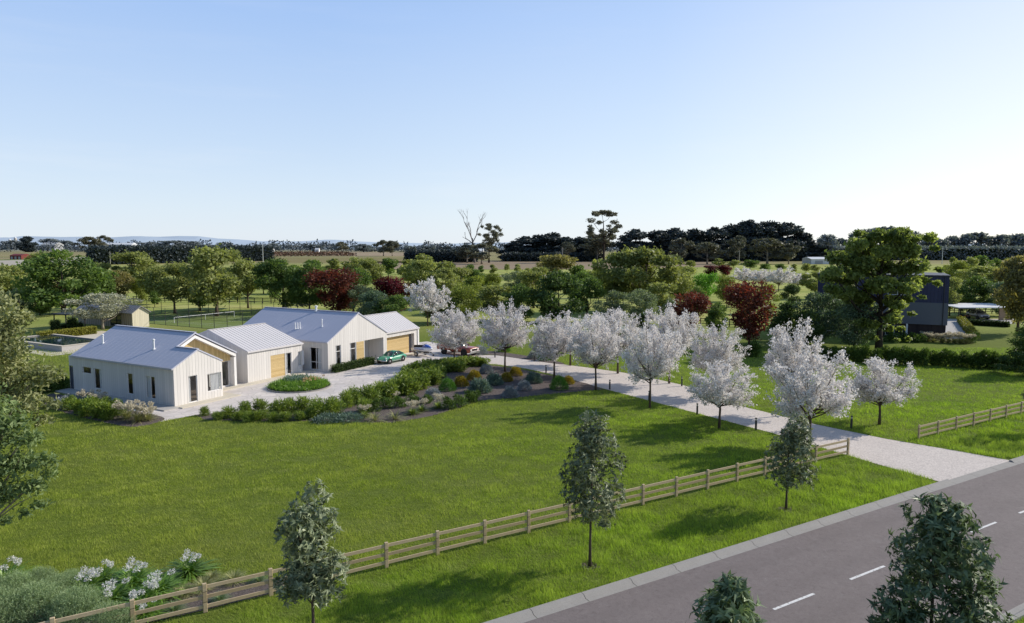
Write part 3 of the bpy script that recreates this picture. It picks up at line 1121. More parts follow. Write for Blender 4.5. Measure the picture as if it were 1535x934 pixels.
# paved strips at the foot of the walls
def strip(pts, z, mat, name='path'):
    return struct(MB().prism([hw(*q) for q in pts], -.05, z).obj(name, mat))
strip([(-1.35, -.55), (-.003, -.55), (-.003, 15.6), (-1.35, 15.6)], .10, M_PATH)
strip([(.0, -1.0), (5.9, -1.0), (5.9, -.003), (.0, -.003)], .09, M_SLAB)
strip([(4.803, .0), (5.9, .0), (5.9, 2.0), (9.9, 2.0), (9.9, 2.897), (4.803, 2.897)], .085, M_SLAB)
strip([(9.902, 2.0), (18.4, 2.0), (18.4, 2.937), (9.902, 2.937)], .09, M_SLAB)
strip([(18.402, -.45), (28.0, -.45), (28.0, .447), (18.402, .447)], .088, M_SLAB)
strip([(28.002, -.25), (35.2, -.25), (35.2, .747), (28.002, .747)], .03, M_SLAB)
# ================================================================== trees
def bark(name, a, b):
    k = Mat(name)
    p = k.obj()
    n1 = k.noise(k.scale(p, (9, 9, 1.6)), 1.0, 5, 0.7)
    return k.done(k.mix(n1, a, b), 0.9, 0.1, normal=k.bump(n1, 0.7, 0.05))

BARK_BROWN = bark('brown_bark', (0.055, 0.040, 0.032), (0.15, 0.115, 0.09))
BARK_DARK = bark('dark_bark', (0.022, 0.018, 0.016), (0.075, 0.06, 0.05))
BARK_PALE = bark('pale_bark', (0.20, 0.165, 0.13), (0.40, 0.35, 0.29))

def prof_r(kind, t):
    if kind == 'round':
        return max(0.0, 1 - abs(2 * t - 1) ** 2.2) ** 0.6
    if kind == 'wide':
        return max(0.0, 1 - abs(2 * t - .85) ** 2.4) ** 0.5 if t < .92 else .35
    if kind == 'vase':
        return (0.35 + 0.75 * t) * max(0.0, 1 - max(0, (t - .6) / .42) ** 2) ** 0.5
    if kind == 'cone':
        return max(0.05, 1 - t) ** 0.8
    if kind == 'oval':
        return max(0.0, 1 - abs(2 * t - .9) ** 2) ** 0.7
    return 1.0

def make_lobes(rng, R, zb, H, prof, n, lr, jitter=.25):
    out = []
    tries = 0
    while len(out) < n and tries < 4000:
        tries += 1
        t = rng.random()
        pr = prof_r(prof, t)
        a = rng.random() * 2 * math.pi
        rr = R * pr * math.sqrt(rng.random())
        r = lr * R * (0.65 + 0.7 * rng.random())
        rr = min(rr, max(0.0, R * pr - r * .6))
        z = zb + (H - zb) * t
        z = min(z, H - r * .75)
        c = np.array([rr * math.cos(a), rr * math.sin(a), z])
        if any(np.linalg.norm(c - o[:3]) < .55 * min(r, o[3]) for o in out):
            continue
        out.append(np.array([*c, r]))
    return np.array(out)

def fill_lobes(rng, lobes, n, shell=.55, flat=.8):
    w_ = lobes[:, 3] ** 2
    idx = rng.choice(len(lobes), n, p=w_ / w_.sum())
    d = unit(rng.normal(size=(n, 3)))
    rad = lobes[idx, 3] * (shell + (1 - shell) * rng.random(n) ** .6) * (1 + .12 * rng.normal(size=n))
    P = lobes[idx, :3] + d * rad[:, None] * np.array([1, 1, flat])
    lt = rng.random(len(lobes))
    return P, d, idx, lt

def trunk_mesh(rng, lobes, H, r0, top, fork, matl, nlimb=14, lean=.03, twigs=0):
    m = MB()
    k = 7
    bend = rng.normal(size=2) * lean * H
    pts, rad = [], []
    for i in range(k):
        t = i / (k - 1)
        z = t * top
        pts.append((bend[0] * t * t + .02 * H * lean * math.sin(5 * t), bend[1] * t * t, z))
        rad.append(r0 * (1.35 if i == 0 else 1.0) * (1 - .72 * t))
    pts[0] = (pts[0][0], pts[0][1], -0.05)
    m.tube(pts, rad, 8)
    order = np.argsort(-lobes[:, 3])[:nlimb]
    for q in order:
        c = lobes[q]
        hd = math.hypot(c[0], c[1])
        za = min(top * .97, max(fork, c[2] - hd * .9 - c[3] * .3))
        t = za / top
        a = Vector((bend[0] * t * t, bend[1] * t * t, za))
        e = Vector(c[:3]) + Vector((0, 0, c[3] * .2))
        mid = a.lerp(e, .5) + Vector((0, 0, -.12 * (e - a).length + .05 * rng.normal()))
        rr = r0 * (.48 - .25 * t)
        m.tube([a, a.lerp(mid, .5) + Vector((0, 0, -.02)), mid, mid.lerp(e, .6), e], [rr, rr * .8, rr * .6, rr * .4, rr * .15], 5, cap=False)
        for _ in range(twigs):
            d = Vector(unit(rng.normal(size=3)))
            m.tube([mid, mid.lerp(e, .6) + d * c[3] * .3, e + d * c[3] * .75], [rr * .35, rr * .25, rr * .06], 4, cap=False)
    return m.mesh('trunk', matl, True)

def make_tree(seed, H=8, R=3.5, cb=.25, prof='round', n=16, lr=.38, leaves=4200, L=.45, W=.3, mat=None, barkm=None, r0=.18, top=.72,
              fork=None, shell=.5, flat=.8, up=.1, droop=.2, lobes=None, nlimb=14, lean=.02, twigs=0, tone_h=.0, stray=.05):
    rng = np.random.default_rng(seed)
    if lobes is None:
        lobes = make_lobes(rng, R, H * cb, H, prof, n, lr)
    else:
        lobes = np.array(lobes, float)
    P, d, idx, lt = fill_lobes(rng, lobes, leaves, shell, flat)
    ns = int(leaves * stray)
    P[:ns] += d[:ns] * (lobes[idx[:ns], 3] * .35 * rng.random(ns))[:, None]
    A = unit(d * .7 + rng.normal(size=P.shape) * .65 + np.array([0, 0, up]))
    N = unit(rng.normal(size=P.shape) + d * .6 + np.array([0, 0, .5]))
    Ls = L * (.6 + .8 * rng.random(leaves))
    Vv = leaf_verts(P - A * Ls[:, None] * .5, A, N, Ls, W * (.6 + .8 * rng.random(leaves)), droop)
    tone = np.clip(.10 + .38 * lt[idx] + .42 * rng.random(leaves), 0, 1)
    crown = np_mesh('crown', Vv, 4, mat, tone)
    tr = trunk_mesh(rng, lobes, H, r0, H * top, H * (fork if fork is not None else cb * .8), barkm, nlimb, lean, twigs)
    return dict(crown=crown, trunk=tr, H=float(Vv[:, 2].max()), R=float(np.percentile(np.hypot(Vv[:, 0], Vv[:, 1]), 97)))

def make_whorl_tree(seed, lobes, leaves, per=8, L=.22, W=.07, mat=None, barkm=None, r0=.06, H=6, top=.9, fork=.28, droop=.35, nlimb=12):
    """leaves stand in whorls at the twig ends, pointing outwards and drooping"""
    rng = np.random.default_rng(seed)
    lobes = np.array(lobes, float)
    nw = leaves // per
    P, d, idx, lt = fill_lobes(rng, lobes, nw, .45, 1.0)
    axis = unit(d + rng.normal(size=d.shape) * .35 + np.array([0, 0, .45]))
    P, ax = np.repeat(P, per, 0), np.repeat(axis, per, 0)
    rnd = rng.normal(size=P.shape)
    radial = unit(rnd - ax * np.sum(rnd * ax, 1, keepdims=True))
    A = unit(radial * (.75 + .3 * rng.random((len(P), 1))) + ax * (.5 * rng.normal(size=(len(P), 1)) + .55) + np.array([0, 0, .05]))
    Ls = L * (.65 + .6 * rng.random(len(P)))
    V = leaf_verts(P, A, ax, Ls, W * (.7 + .5 * rng.random(len(P))), droop, .42)
    tone = np.clip(.05 + np.repeat(.22 * lt[idx], per) + .5 * rng.random(len(P)) ** 1.6 + (rng.random(len(P)) < .07) * .4, 0, 1)
    crown = np_mesh('crown', V, 4, mat, tone)
    tr = trunk_mesh(rng, lobes, H, r0, H * top, H * fork, barkm, nlimb, .01, 2)
    return dict(crown=crown, trunk=tr, H=float(V[:, 2].max()), R=float(np.abs(V[:, 0]).max()))

def make_blossom(seed, H, R, petals, mat, sprigs=230, L=.13, zb=.27, vase=True):
    """open spreading crown of blossom-packed sprigs on forking boughs"""
    rng = np.random.default_rng(seed)
    m = MB()
    z0 = H * zb
    m.tube([(0, 0, -.05), (.02, .01, z0 * .5), (.03, -.02, z0 * .85), (.0, .0, z0 * 1.15)], [.12, .085, .08, .06], 8)
    starts, dirs, lens = [], [], []
    tiers = [(8, .40, .95), (7, .74, .98), (5, 1.04, .97), (3, 1.36, .86)]
    nb = sum(q[0] for q in tiers)
    i = 0
    for cnt, el0, reach in tiers:
        off = rng.random() * 6.28
        for q in range(cnt):
            a = off + 2 * math.pi * (q + .35 * rng.normal() * .6) / cnt
            el = el0 + .10 * rng.normal()
            dv_ = Vector((math.cos(a) * math.cos(el), math.sin(a) * math.cos(el), math.sin(el)))
            p0 = Vector((0, 0, z0 * (.85 + .35 * rng.random())))
            # the tip lies on a dome
            rz = (H - z0) * .90
            ln = reach * (.86 + .2 * rng.random()) / ((math.cos(el) / (R * .84)) ** 2.7 + (math.sin(el) / rz) ** 2.7) ** (1 / 2.7)
            p1 = p0 + dv_ * ln * .5 + Vector((0, 0, -.05 * ln))
            p2 = p0 + dv_ * ln + Vector((0, 0, .05 * ln))
            m.tube([p0, p0.lerp(p1, .5), p1, p1.lerp(p2, .5), p2], [.045, .038, .030, .020, .010], 5, cap=False)
            k = sprigs // nb
            for j in range(k):
                t = .30 + .70 * rng.random() ** .75
                s = p0.lerp(p1, t * 2) if t < .5 else p1.lerp(p2, t * 2 - 1)
                d = unit(np.array(dv_) * .5 + rng.normal(size=3) * .55 + np.array([0, 0, .32]))
                starts.append(np.array(s))
                dirs.append(d)
                lens.append((.45 + .8 * rng.random()) * R * .30)
                if j % 3 == 0:
                    e = Vector(s) + Vector(d) * lens[-1]
                    m.tube([s, (Vector(s) + e) / 2 + Vector((0, 0, .05)), e], [.012, .009, .004], 3, cap=False)
    S, D, Ln = np.array(starts), np.array(dirs), np.array(lens)
    n = petals
    idx = rng.integers(0, len(S), n)
    t = rng.random(n) ** .62
    P = S[idx] + D[idx] * (Ln[idx] * t)[:, None]
    P[:, 2] += .10 * np.sin(t * 3) * Ln[idx]
    P += rng.normal(size=(n, 3)) * (.055 + .075 * rng.random((n, 1)))
    P[:, 2] = np.maximum(P[:, 2], z0 * .9 + .25 * rng.random(n))
    A = unit(rng.normal(size=(n, 3)) + D[idx] * .8)
    N = unit(rng.normal(size=(n, 3)))
    Ls = L * (.55 + .8 * rng.random(n))
    V = leaf_verts(P, A, N, Ls, Ls * .75, .12, .5)
    lt = rng.random(len(S))
    tone = np.clip(.25 + .35 * lt[idx] + .4 * rng.random(n), 0, 1)
    tone[rng.random(n) < .06] = 0.0
    crown = np_mesh('blossom_crown', V, 4, mat, tone)
    return dict(crown=crown, trunk=m.mesh('trunk', BARK_BROWN, True), H=float(np.percentile(V[:, 2], 99.4)), R=float(np.percentile(np.hypot(V[:, 0], V[:, 1]), 97)))

LM = {
    'olive': leaf_mat('olive_leaves', (0.034, 0.046, 0.014), (0.165, 0.176, 0.066), gain=2.5, trans=.42),
    'brown': leaf_mat('brown_olive_leaves', (0.044, 0.044, 0.018), (0.180, 0.158, 0.068), gain=2.3, trans=.42),
    'green': leaf_mat('green_leaves', (0.020, 0.042, 0.012), (0.105, 0.150, 0.042), trans=.42),
    'dark': leaf_mat('dark_green_leaves', (0.014, 0.028, 0.010), (0.070, 0.105, 0.034)),
    'ygreen': leaf_mat('yellow_green_leaves', (0.045, 0.065, 0.010), (0.16, 0.18, 0.04)),
    'lime': leaf_mat('bright_green_leaves', (0.045, 0.11, 0.012), (0.13, 0.26, 0.035)),
    'grey': leaf_mat('grey_green_leaves', (0.036, 0.054, 0.036), (0.165, 0.195, 0.12)),
    'blue': leaf_mat('blue_green_leaves', (0.020, 0.040, 0.029), (0.105, 0.145, 0.098)),
    'red': leaf_mat('rust_red_leaves', (0.030, 0.009, 0.007), (0.125, 0.042, 0.026), warm=(1.4, .9, .7)),
    'crimson': leaf_mat('dark_crimson_leaves', (0.018, 0.004, 0.006), (0.085, 0.014, 0.018), warm=(1.4, .7, .7)),
    'pine': leaf_mat('far_pine_needles', (0.022, 0.032, 0.038), (0.060, 0.076, 0.080), trans=.12, gain=1.3),  # lifted and blued, distance haze mixed into the needle colour
    'gum': leaf_mat('far_gum_leaves', (0.038, 0.042, 0.032), (0.125, 0.122, 0.092), trans=.2),
    'haze': leaf_mat('far_hazy_leaves', (0.062, 0.078, 0.092), (0.135, 0.150, 0.160), trans=.2),  # haze of the horizon put into the leaf colour
    'street': leaf_mat('glossy_dark_leaves', (0.025, 0.042, 0.018), (0.205, 0.225, 0.135), trans=.2, spec=.3, rough=.5, warm=(1.2, 1.2, .8)),
    'street2': leaf_mat('glossy_green_leaves', (0.022, 0.042, 0.019), (0.165, 0.205, 0.115), trans=.22, spec=.3, rough=.5, warm=(1.2, 1.3, .8)),
    'blossom': leaf_mat('white_blossom', (0.57, 0.54, 0.51), (0.90, 0.868, 0.852), trans=.40, spec=.1, rough=.8, warm=(1.0, 1.0, 1.0), var=.08, gain=1),
    'cream': leaf_mat('cream_tree_flower', (0.10, 0.12, 0.075), (0.56, 0.54, 0.42), trans=.2, gain=1.15),
    'bigleaf': leaf_mat('maple_leaves', (0.026, 0.042, 0.012), (0.160, 0.185, 0.062), trans=.5, gain=2.8),
    'gumleaf': leaf_mat('pale_gum_leaves', (0.050, 0.062, 0.024), (0.21, 0.215, 0.105), trans=.3),
    'nearleaf': leaf_mat('fresh_gum_leaves', (0.026, 0.050, 0.016), (0.145, 0.185, 0.072), trans=.3),
}

PROTO = {}
def proto(kind, v=0):
    key = (kind, v)
    if key in PROTO:
        return PROTO[key]
    s = 100 + 17 * v + sum(map(ord, kind))
    if kind in ('olive', 'brown'):
        q = make_tree(s, 9, 4.2, .26, 'round', 22, .30, 5200, .46, .30, LM[kind], BARK_BROWN, .2, .75, shell=.35, flat=.75, stray=.1)
    elif kind == 'green':
        q = make_tree(s, 9, 4.4, .16, 'oval', 22, .33, 6000, .42, .28, LM[kind], BARK_DARK, .2, .7, shell=.4, flat=.7)
    elif kind == 'dark':
        q = make_tree(s, 8, 3.6, .14, 'oval', 20, .34, 5200, .42, .28, LM[kind], BARK_DARK, .17, .7, shell=.4)
    elif kind in ('ygreen', 'lime', 'grey', 'blue'):
        q = make_tree(s, 7, 3.4, .14 if kind != 'lime' else .35, 'round', 20, .36, 5600, .30, .2, LM[kind], BARK_BROWN, .13, .7, shell=.5, flat=.8)
    elif kind == 'bluelow':
        q = make_tree(s, 7, 3.6, .10, 'round', 26, .34, 7500, .26, .17, LM['blue'], BARK_DARK, .13, .6, shell=.6, flat=.6, up=-.1)
    elif kind in ('red', 'crimson'):
        q = make_tree(s, 7, 3.0, .24, 'vase', 22, .30, 5200, .28, .19, LM[kind], BARK_DARK, .13, .55, fork=.2, shell=.35, flat=1.15, stray=.12)
    elif kind == 'pine':
        q = make_tree(s, 24, 8.5, .02, 'oval', 40, .34, 6000, 1.5, .9, LM['pine'], BARK_DARK, .5, .8, shell=.5, flat=.7, nlimb=6)
    elif kind == 'gum':
        q = make_tree(s, 20, 8.5, .30, 'wide', 20, .28, 2600, 1.3, .8, LM['gum'], BARK_PALE, .45, .78, fork=.2, shell=.4, flat=.65, stray=.12)
    elif kind == 'tallgum':
        q = make_tree(s, 30, 10, .42, 'round', 38, .16, 3800, 1.0, .55, LM['gum'], BARK_DARK, .6, .8, fork=.35, shell=.35, flat=.7, stray=.15, twigs=1)
    elif kind == 'haze':
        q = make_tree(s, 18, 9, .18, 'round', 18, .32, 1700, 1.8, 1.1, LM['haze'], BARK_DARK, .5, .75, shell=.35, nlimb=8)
    elif kind == 'small':
        q = make_tree(s, 5, 1.9, .25, 'oval', 9, .5, 900, .5, .34, LM['olive'], BARK_DARK, .1, .7, nlimb=4)
    elif kind == 'smallgreen':
        q = make_tree(s, 5, 2.0, .2, 'oval', 9, .5, 900, .5, .34, LM['green'], BARK_DARK, .1, .7, nlimb=4)
    elif kind == 'smalldark':
        q = make_tree(s, 5, 2.1, .05, 'oval', 9, .5, 1100, .42, .28, LM['dark'], BARK_DARK, .1, .6, nlimb=4)
    elif kind == 'blossom':
        q = make_blossom(s, 6.3, 2.75, 15500, LM['blossom'], 380, .125, zb=.31)
    elif kind == 'blossomfar':
        q = make_blossom(s, 6.0, 3.4, 7000, LM['blossom'], 200, .22)
    elif kind == 'cream':
        q = make_tree(s, 7, 4.0, .38, 'wide', 34, .22, 7000, .26, .16, LM['cream'], BARK_PALE, .16, .6, fork=.2, shell=.65, flat=.7, lean=.06)
    elif kind == 'maple':
        q = make_tree(s, 14.5, 7.6, .20, 'oval', 60, .19, 20000, .50, .33, LM['bigleaf'], BARK_DARK, .36, .86, fork=.24, shell=.3, flat=.55, nlimb=30, twigs=1, droop=.3, stray=.12)
    elif kind == 'cedar':
        q = make_tree(s, 11, 5.5, .06, 'cone', 40, .26, 9000, .36, .2, LM['dark'], BARK_DARK, .2, .9, shell=.3, flat=.35, up=-.2, nlimb=20)
    PROTO[key] = q
    return q

USED = {}
def place_tree(kind, px, base, top, width, label, v=0, group=None, name=None, rz=None, loc=None, cat='tree'):
    """a tree whose foot shows at (px, base), as tall and as wide as it looks from there"""
    q = proto(kind, v)
    p = at(px, base) if loc is None else Vector(loc)
    h = z_at(p.y, top)
    wm = width / 2 * m_per_px(p.y)
    key = (kind, v)
    nm = name or {'blossom': 'blossom_tree', 'blossomfar': 'blossom_tree', 'pine': 'pine_tree', 'gum': 'gum_tree', 'tallgum': 'gum_tree', 'cream': 'flowering_tree',
                  'red': 'red_leaf_tree', 'crimson': 'red_leaf_tree', 'maple': 'large_tree', 'cedar': 'cedar_tree', 'small': 'young_tree', 'smallgreen': 'young_tree', 'smalldark': 'conifer_shrub'}.get(kind, 'leafy_tree')
    r = thing(nm, label, cat, p, (random.random() * 6.28 if rz is None else rz), group)
    if kind == 'blossom':
        wm *= .90
    r.scale = (wm / q['R'], wm / q['R'], h / q['H'])
    tr = link('trunk', q['trunk'], r)
    link('crown', q['crown'], r)
    return r

random.seed(11)
# ---------------------------------------------------------------- street trees on the verge
def lobes_px(rows, cx, base_py, Y, flatten=.75, seed=0):
    """crown lobes given as they look: (px, py, r px) turned into metres about the trunk at distance Y"""
    rng = np.random.default_rng(seed)
    mp = m_per_px(Y)
    out = []
    for px, py, r in rows:
        rr = r * mp
        z = z_at(Y, py)
        out.append(((px - cx) * mp, rng.normal() * rr * .7, z, rr))
        out.append(((px - cx) * mp * .55, rng.normal() * rr * .9, z - rr * .2, rr * .85))
    return out

def street_tree(s, rows, cx, label, leaves, L, W, r0=.06, c=C_TREE, mat='street', seed=1, fork=.3):
    p = rp(s, c)
    p.z = 0
    lob = lobes_px(rows, cx, 0, p.y, seed=seed)
    H = max(l[2] + l[3] for l in lob)
    q = make_whorl_tree(seed, lob, leaves, 8, L, W, LM[mat], BARK_BROWN, r0, H, .9, fork)
    r = thing('street_tree', label, 'tree', p, 0, 'young street trees along the road')
    link('trunk', q['trunk'], r)
    link('crown', q['crown'], r)
    # ring of bare bark chips round the foot
    rng = np.random.default_rng(seed)
    n = 110
    a, rr = rng.random(n) * 6.28, .38 * np.sqrt(rng.random(n))
    P = np.stack([np.cos(a) * rr, np.sin(a) * rr, .02 + .03 * rng.random(n)], 1)
    V = leaf_verts(P, rng.normal(size=(n, 3)) * np.array([1, 1, .25]), np.tile([0, 0, 1.], (n, 1)), .09 + .07 * rng.random(n), .05, .1)
    return r, V, p

chips = []
r, V, p = street_tree(TREE_S[0], [(455, 754, 25), (440, 768, 18), (470, 770, 22), (452, 785, 32), (462, 812, 30), (440, 828, 28), (478, 840, 28), (445, 862, 34), (486, 872, 28), (425, 868, 24), (500, 850, 18), (470, 800, 24), (422, 880, 20), (492, 892, 16)], 460,
                       'leftmost young street tree, in front of the fence below the lawn', 7200, .21, .068, seed=3, fork=.22)
chips.append((V, p))
r, V, p = street_tree(TREE_S[1], [(884, 634, 24), (872, 650, 20), (896, 650, 22), (880, 660, 28), (868, 685, 28), (905, 672, 22), (862, 712, 27), (912, 705, 22), (885, 730, 32), (858, 740, 22), (916, 735, 22), (872, 762, 24), (914, 768, 17), (924, 690, 14), (848, 712, 14)], 883,
                       'young dark leaved street tree on the verge in the middle, tallest against the lawn', 7600, .20, .066, seed=4, fork=.3)
chips.append((V, p))
r, V, p = street_tree(TREE_S[2], [(1188, 636, 19), (1178, 650, 14), (1200, 650, 16), (1190, 656, 22), (1172, 672, 18), (1205, 668, 18), (1186, 690, 26), (1160, 690, 15), (1210, 700, 15), (1172, 712, 18), (1205, 716, 15), (1158, 708, 13)], 1179,
                       'young dark leaved street tree by the end of the fence beside the driveway', 6200, .20, .066, seed=5, fork=.3)
chips.append((V, p))
r, V, p = street_tree(TREE_S[3], [(1570 + dx, 560 + dy, r_) for dx, dy, r_ in ((0, 0, 14), (4, 18, 18), (-8, 34, 18), (8, 40, 17), (-2, 56, 18))], 1570,
                       'young street tree beyond the driveway at the right edge', 3500, .22, .075, seed=6)
chips.append((V, p))
# two more on the near verge, seen from above
r, V, p = street_tree(RD.dot(Vector((5.1, 15.8, 0))), [(1098, 872, 20), (1108, 880, 20), (1098, 895, 28), (1084, 915, 30), (1120, 915, 28), (1080, 950, 34), (1130, 948, 34), (1105, 985, 44), (1070, 1010, 34), (1140, 1020, 30)], 1104,
                       'dark leafy top of a young street tree at the bottom edge', 4200, .26, .088, c=RN.dot(Vector((5.1, 15.8, 0))), mat='street2', seed=8)
chips.append((V, p))
r, V, p = street_tree(RD.dot(Vector((12.68, 20.2, 0))), [(1412, 760, 22), (1432, 764, 20), (1412, 780, 32), (1440, 785, 26), (1402, 800, 28), (1440, 812, 30), (1398, 838, 28), (1470, 835, 22), (1430, 850, 38), (1388, 875, 32), (1472, 868, 30), (1430, 895, 42),
                       (1342, 905, 22), (1370, 915, 30), (1490, 900, 24), (1330, 925, 20), (1480, 925, 32), (1420, 950, 50), (1350, 950, 30)], 1410,
                       'tall dark leafy street tree in the bottom right corner', 9500, .26, .085, r0=.07, c=RN.dot(Vector((12.68, 20.2, 0))), mat='street2', seed=9, fork=.2)
chips.append((V, p))
CV = np.concatenate([V + np.array([p.x, p.y, 0]) for V, p in chips])
rng_ = np.random.default_rng(2)
tag(link('bark_chips', np_mesh('bark_chips', CV, 4, leaf_mat('bark_chip', (.05, .038, .03), (.20, .16, .13), trans=.02, gain=1), rng_.random(len(CV) // 4))),
    'ring of loose bark chips round the feet of the street trees', 'bark', kind='stuff')

# ---------------------------------------------------------------- the two big trees at the left edge
def big_left(cx, base_py, rows, label, mat, leaves, L, W, seed, name, branch_from):
    p = at(cx, base_py)
    lob = lobes_px(rows, cx, 0, p.y, seed=seed)
    lob = [(a, b * .6, c, d * 1.22) for a, b, c, d in lob]
    H = max(l[2] + l[3] for l in lob)
    q = make_tree(seed, H, 4, leaves=leaves, L=L, W=W, mat=LM[mat], barkm=BARK_PALE, r0=.20, top=.8, fork=branch_from, shell=.15, flat=.55, lobes=lob, nlimb=26, twigs=2, droop=.3, stray=.15)
    r = thing(name, label, 'tree', p)
    link('trunk', q['trunk'], r)
    link('crown', q['crown'], r)
big_left(-75, 735, [(10, 452, 26), (45, 470, 22), (-20, 470, 40), (20, 500, 34), (56, 478, 16), (-5, 540, 44), (48, 522, 20), (20, 570, 42), (70, 565, 22), (62, 600, 22), (88, 606, 13), (30, 610, 34), (-40, 520, 60), (-40, 600, 60), (-70, 560, 60), (-90, 480, 50), (-60, 440, 40), (72, 630, 14), (-110, 590, 50)],
         'pale olive gum tree with feathery foliage at the left edge of the lawn', 'gumleaf', 34000, .27, .12, 21, 'gum_tree', .25)
big_left(-85, 930, [(10, 612, 24), (45, 632, 22), (10, 650, 36), (58, 660, 22), (85, 692, 18), (50, 695, 28), (10, 700, 34), (72, 728, 20), (35, 735, 26), (0, 745, 30), (80, 755, 12), (-30, 660, 50), (-40, 720, 50), (92, 712, 12), (-80, 640, 60), (-110, 700, 60), (20, 778, 12), (-60, 590, 44), (52, 770, 10)],
         'deep green gum tree with drooping sprays reaching in at the lower left', 'nearleaf', 19000, .20, .085, 23, 'gum_tree', .3)

# ---------------------------------------------------------------- blossom trees along the driveway
BG = 'white blossom trees lining the driveway'
for i, (px, base, top, wd, lab) in enumerate([
        (681, 549, 464, 84, 'white blossom tree in front of the red pickup truck'),
        (757, 557.5, 457, 86, 'white blossom tree on the mulch bed just right of the pickup truck'),
        (831, 569, 472, 84, 'white blossom tree beside the green ball shrub near the lawn tip'),
        (893, 585, 474, 90, 'white blossom tree at the pointed end of the mulch bed beside the driveway'),
        (974, 612, 488, 100, 'white blossom tree with its trunk against a bollard, middle of the near row'),
        (1078, 642, 544, 112, 'low spreading white blossom tree between two black bollards on the near side of the driveway'),
        (1213, 672, 530, 130, 'largest white blossom tree, at the near end of the avenue behind the small street tree')]):
    place_tree('blossom', px, base, top, wd, lab, i % 4, BG, rz=i * 1.3)
for i, (px, base, top, wd, lab) in enumerate([
        (855, 548, 476, 80, 'white blossom tree half hidden behind the near row at the far bend of the driveway'),
        (926, 560, 466, 88, 'white blossom tree on the far side of the driveway behind two near ones'),
        (1003, 575, 462, 86, 'white blossom tree beyond the driveway, below the rusty red tree'),
        (1072, 594, 490, 94, 'white blossom tree beyond the driveway, below the tall forked red tree'),
        (1186, 622, 485, 96, 'white blossom tree on the far side of the driveway behind the largest one'),
        (1318, 637, 540, 116, 'white blossom tree standing alone on the far lawn, rightmost of the avenue')]):
    place_tree('blossom', px, base, top, wd, lab, (i + 2) % 4, BG, rz=2 + i * 1.7)
for i, (px, base, top, wd, lab) in enumerate([
        (641, 489, 419, 62, 'white blossom tree beyond the garage roof'),
        (1116, 430, 402, 44, 'far white blossom tree behind the red trees, leftmost of a row of four'),
        (1142, 432, 405, 44, 'far white blossom tree, second from the left of a row of four'),
        (1167, 437, 402, 42, 'far white blossom tree with a clear trunk, third of a row of four'),
        (1196, 434, 409, 38, 'far white blossom tree, rightmost of a row of four')]):
    place_tree('blossomfar', px, base, top, wd, lab, i % 2, 'white blossom trees in the distance', rz=i)

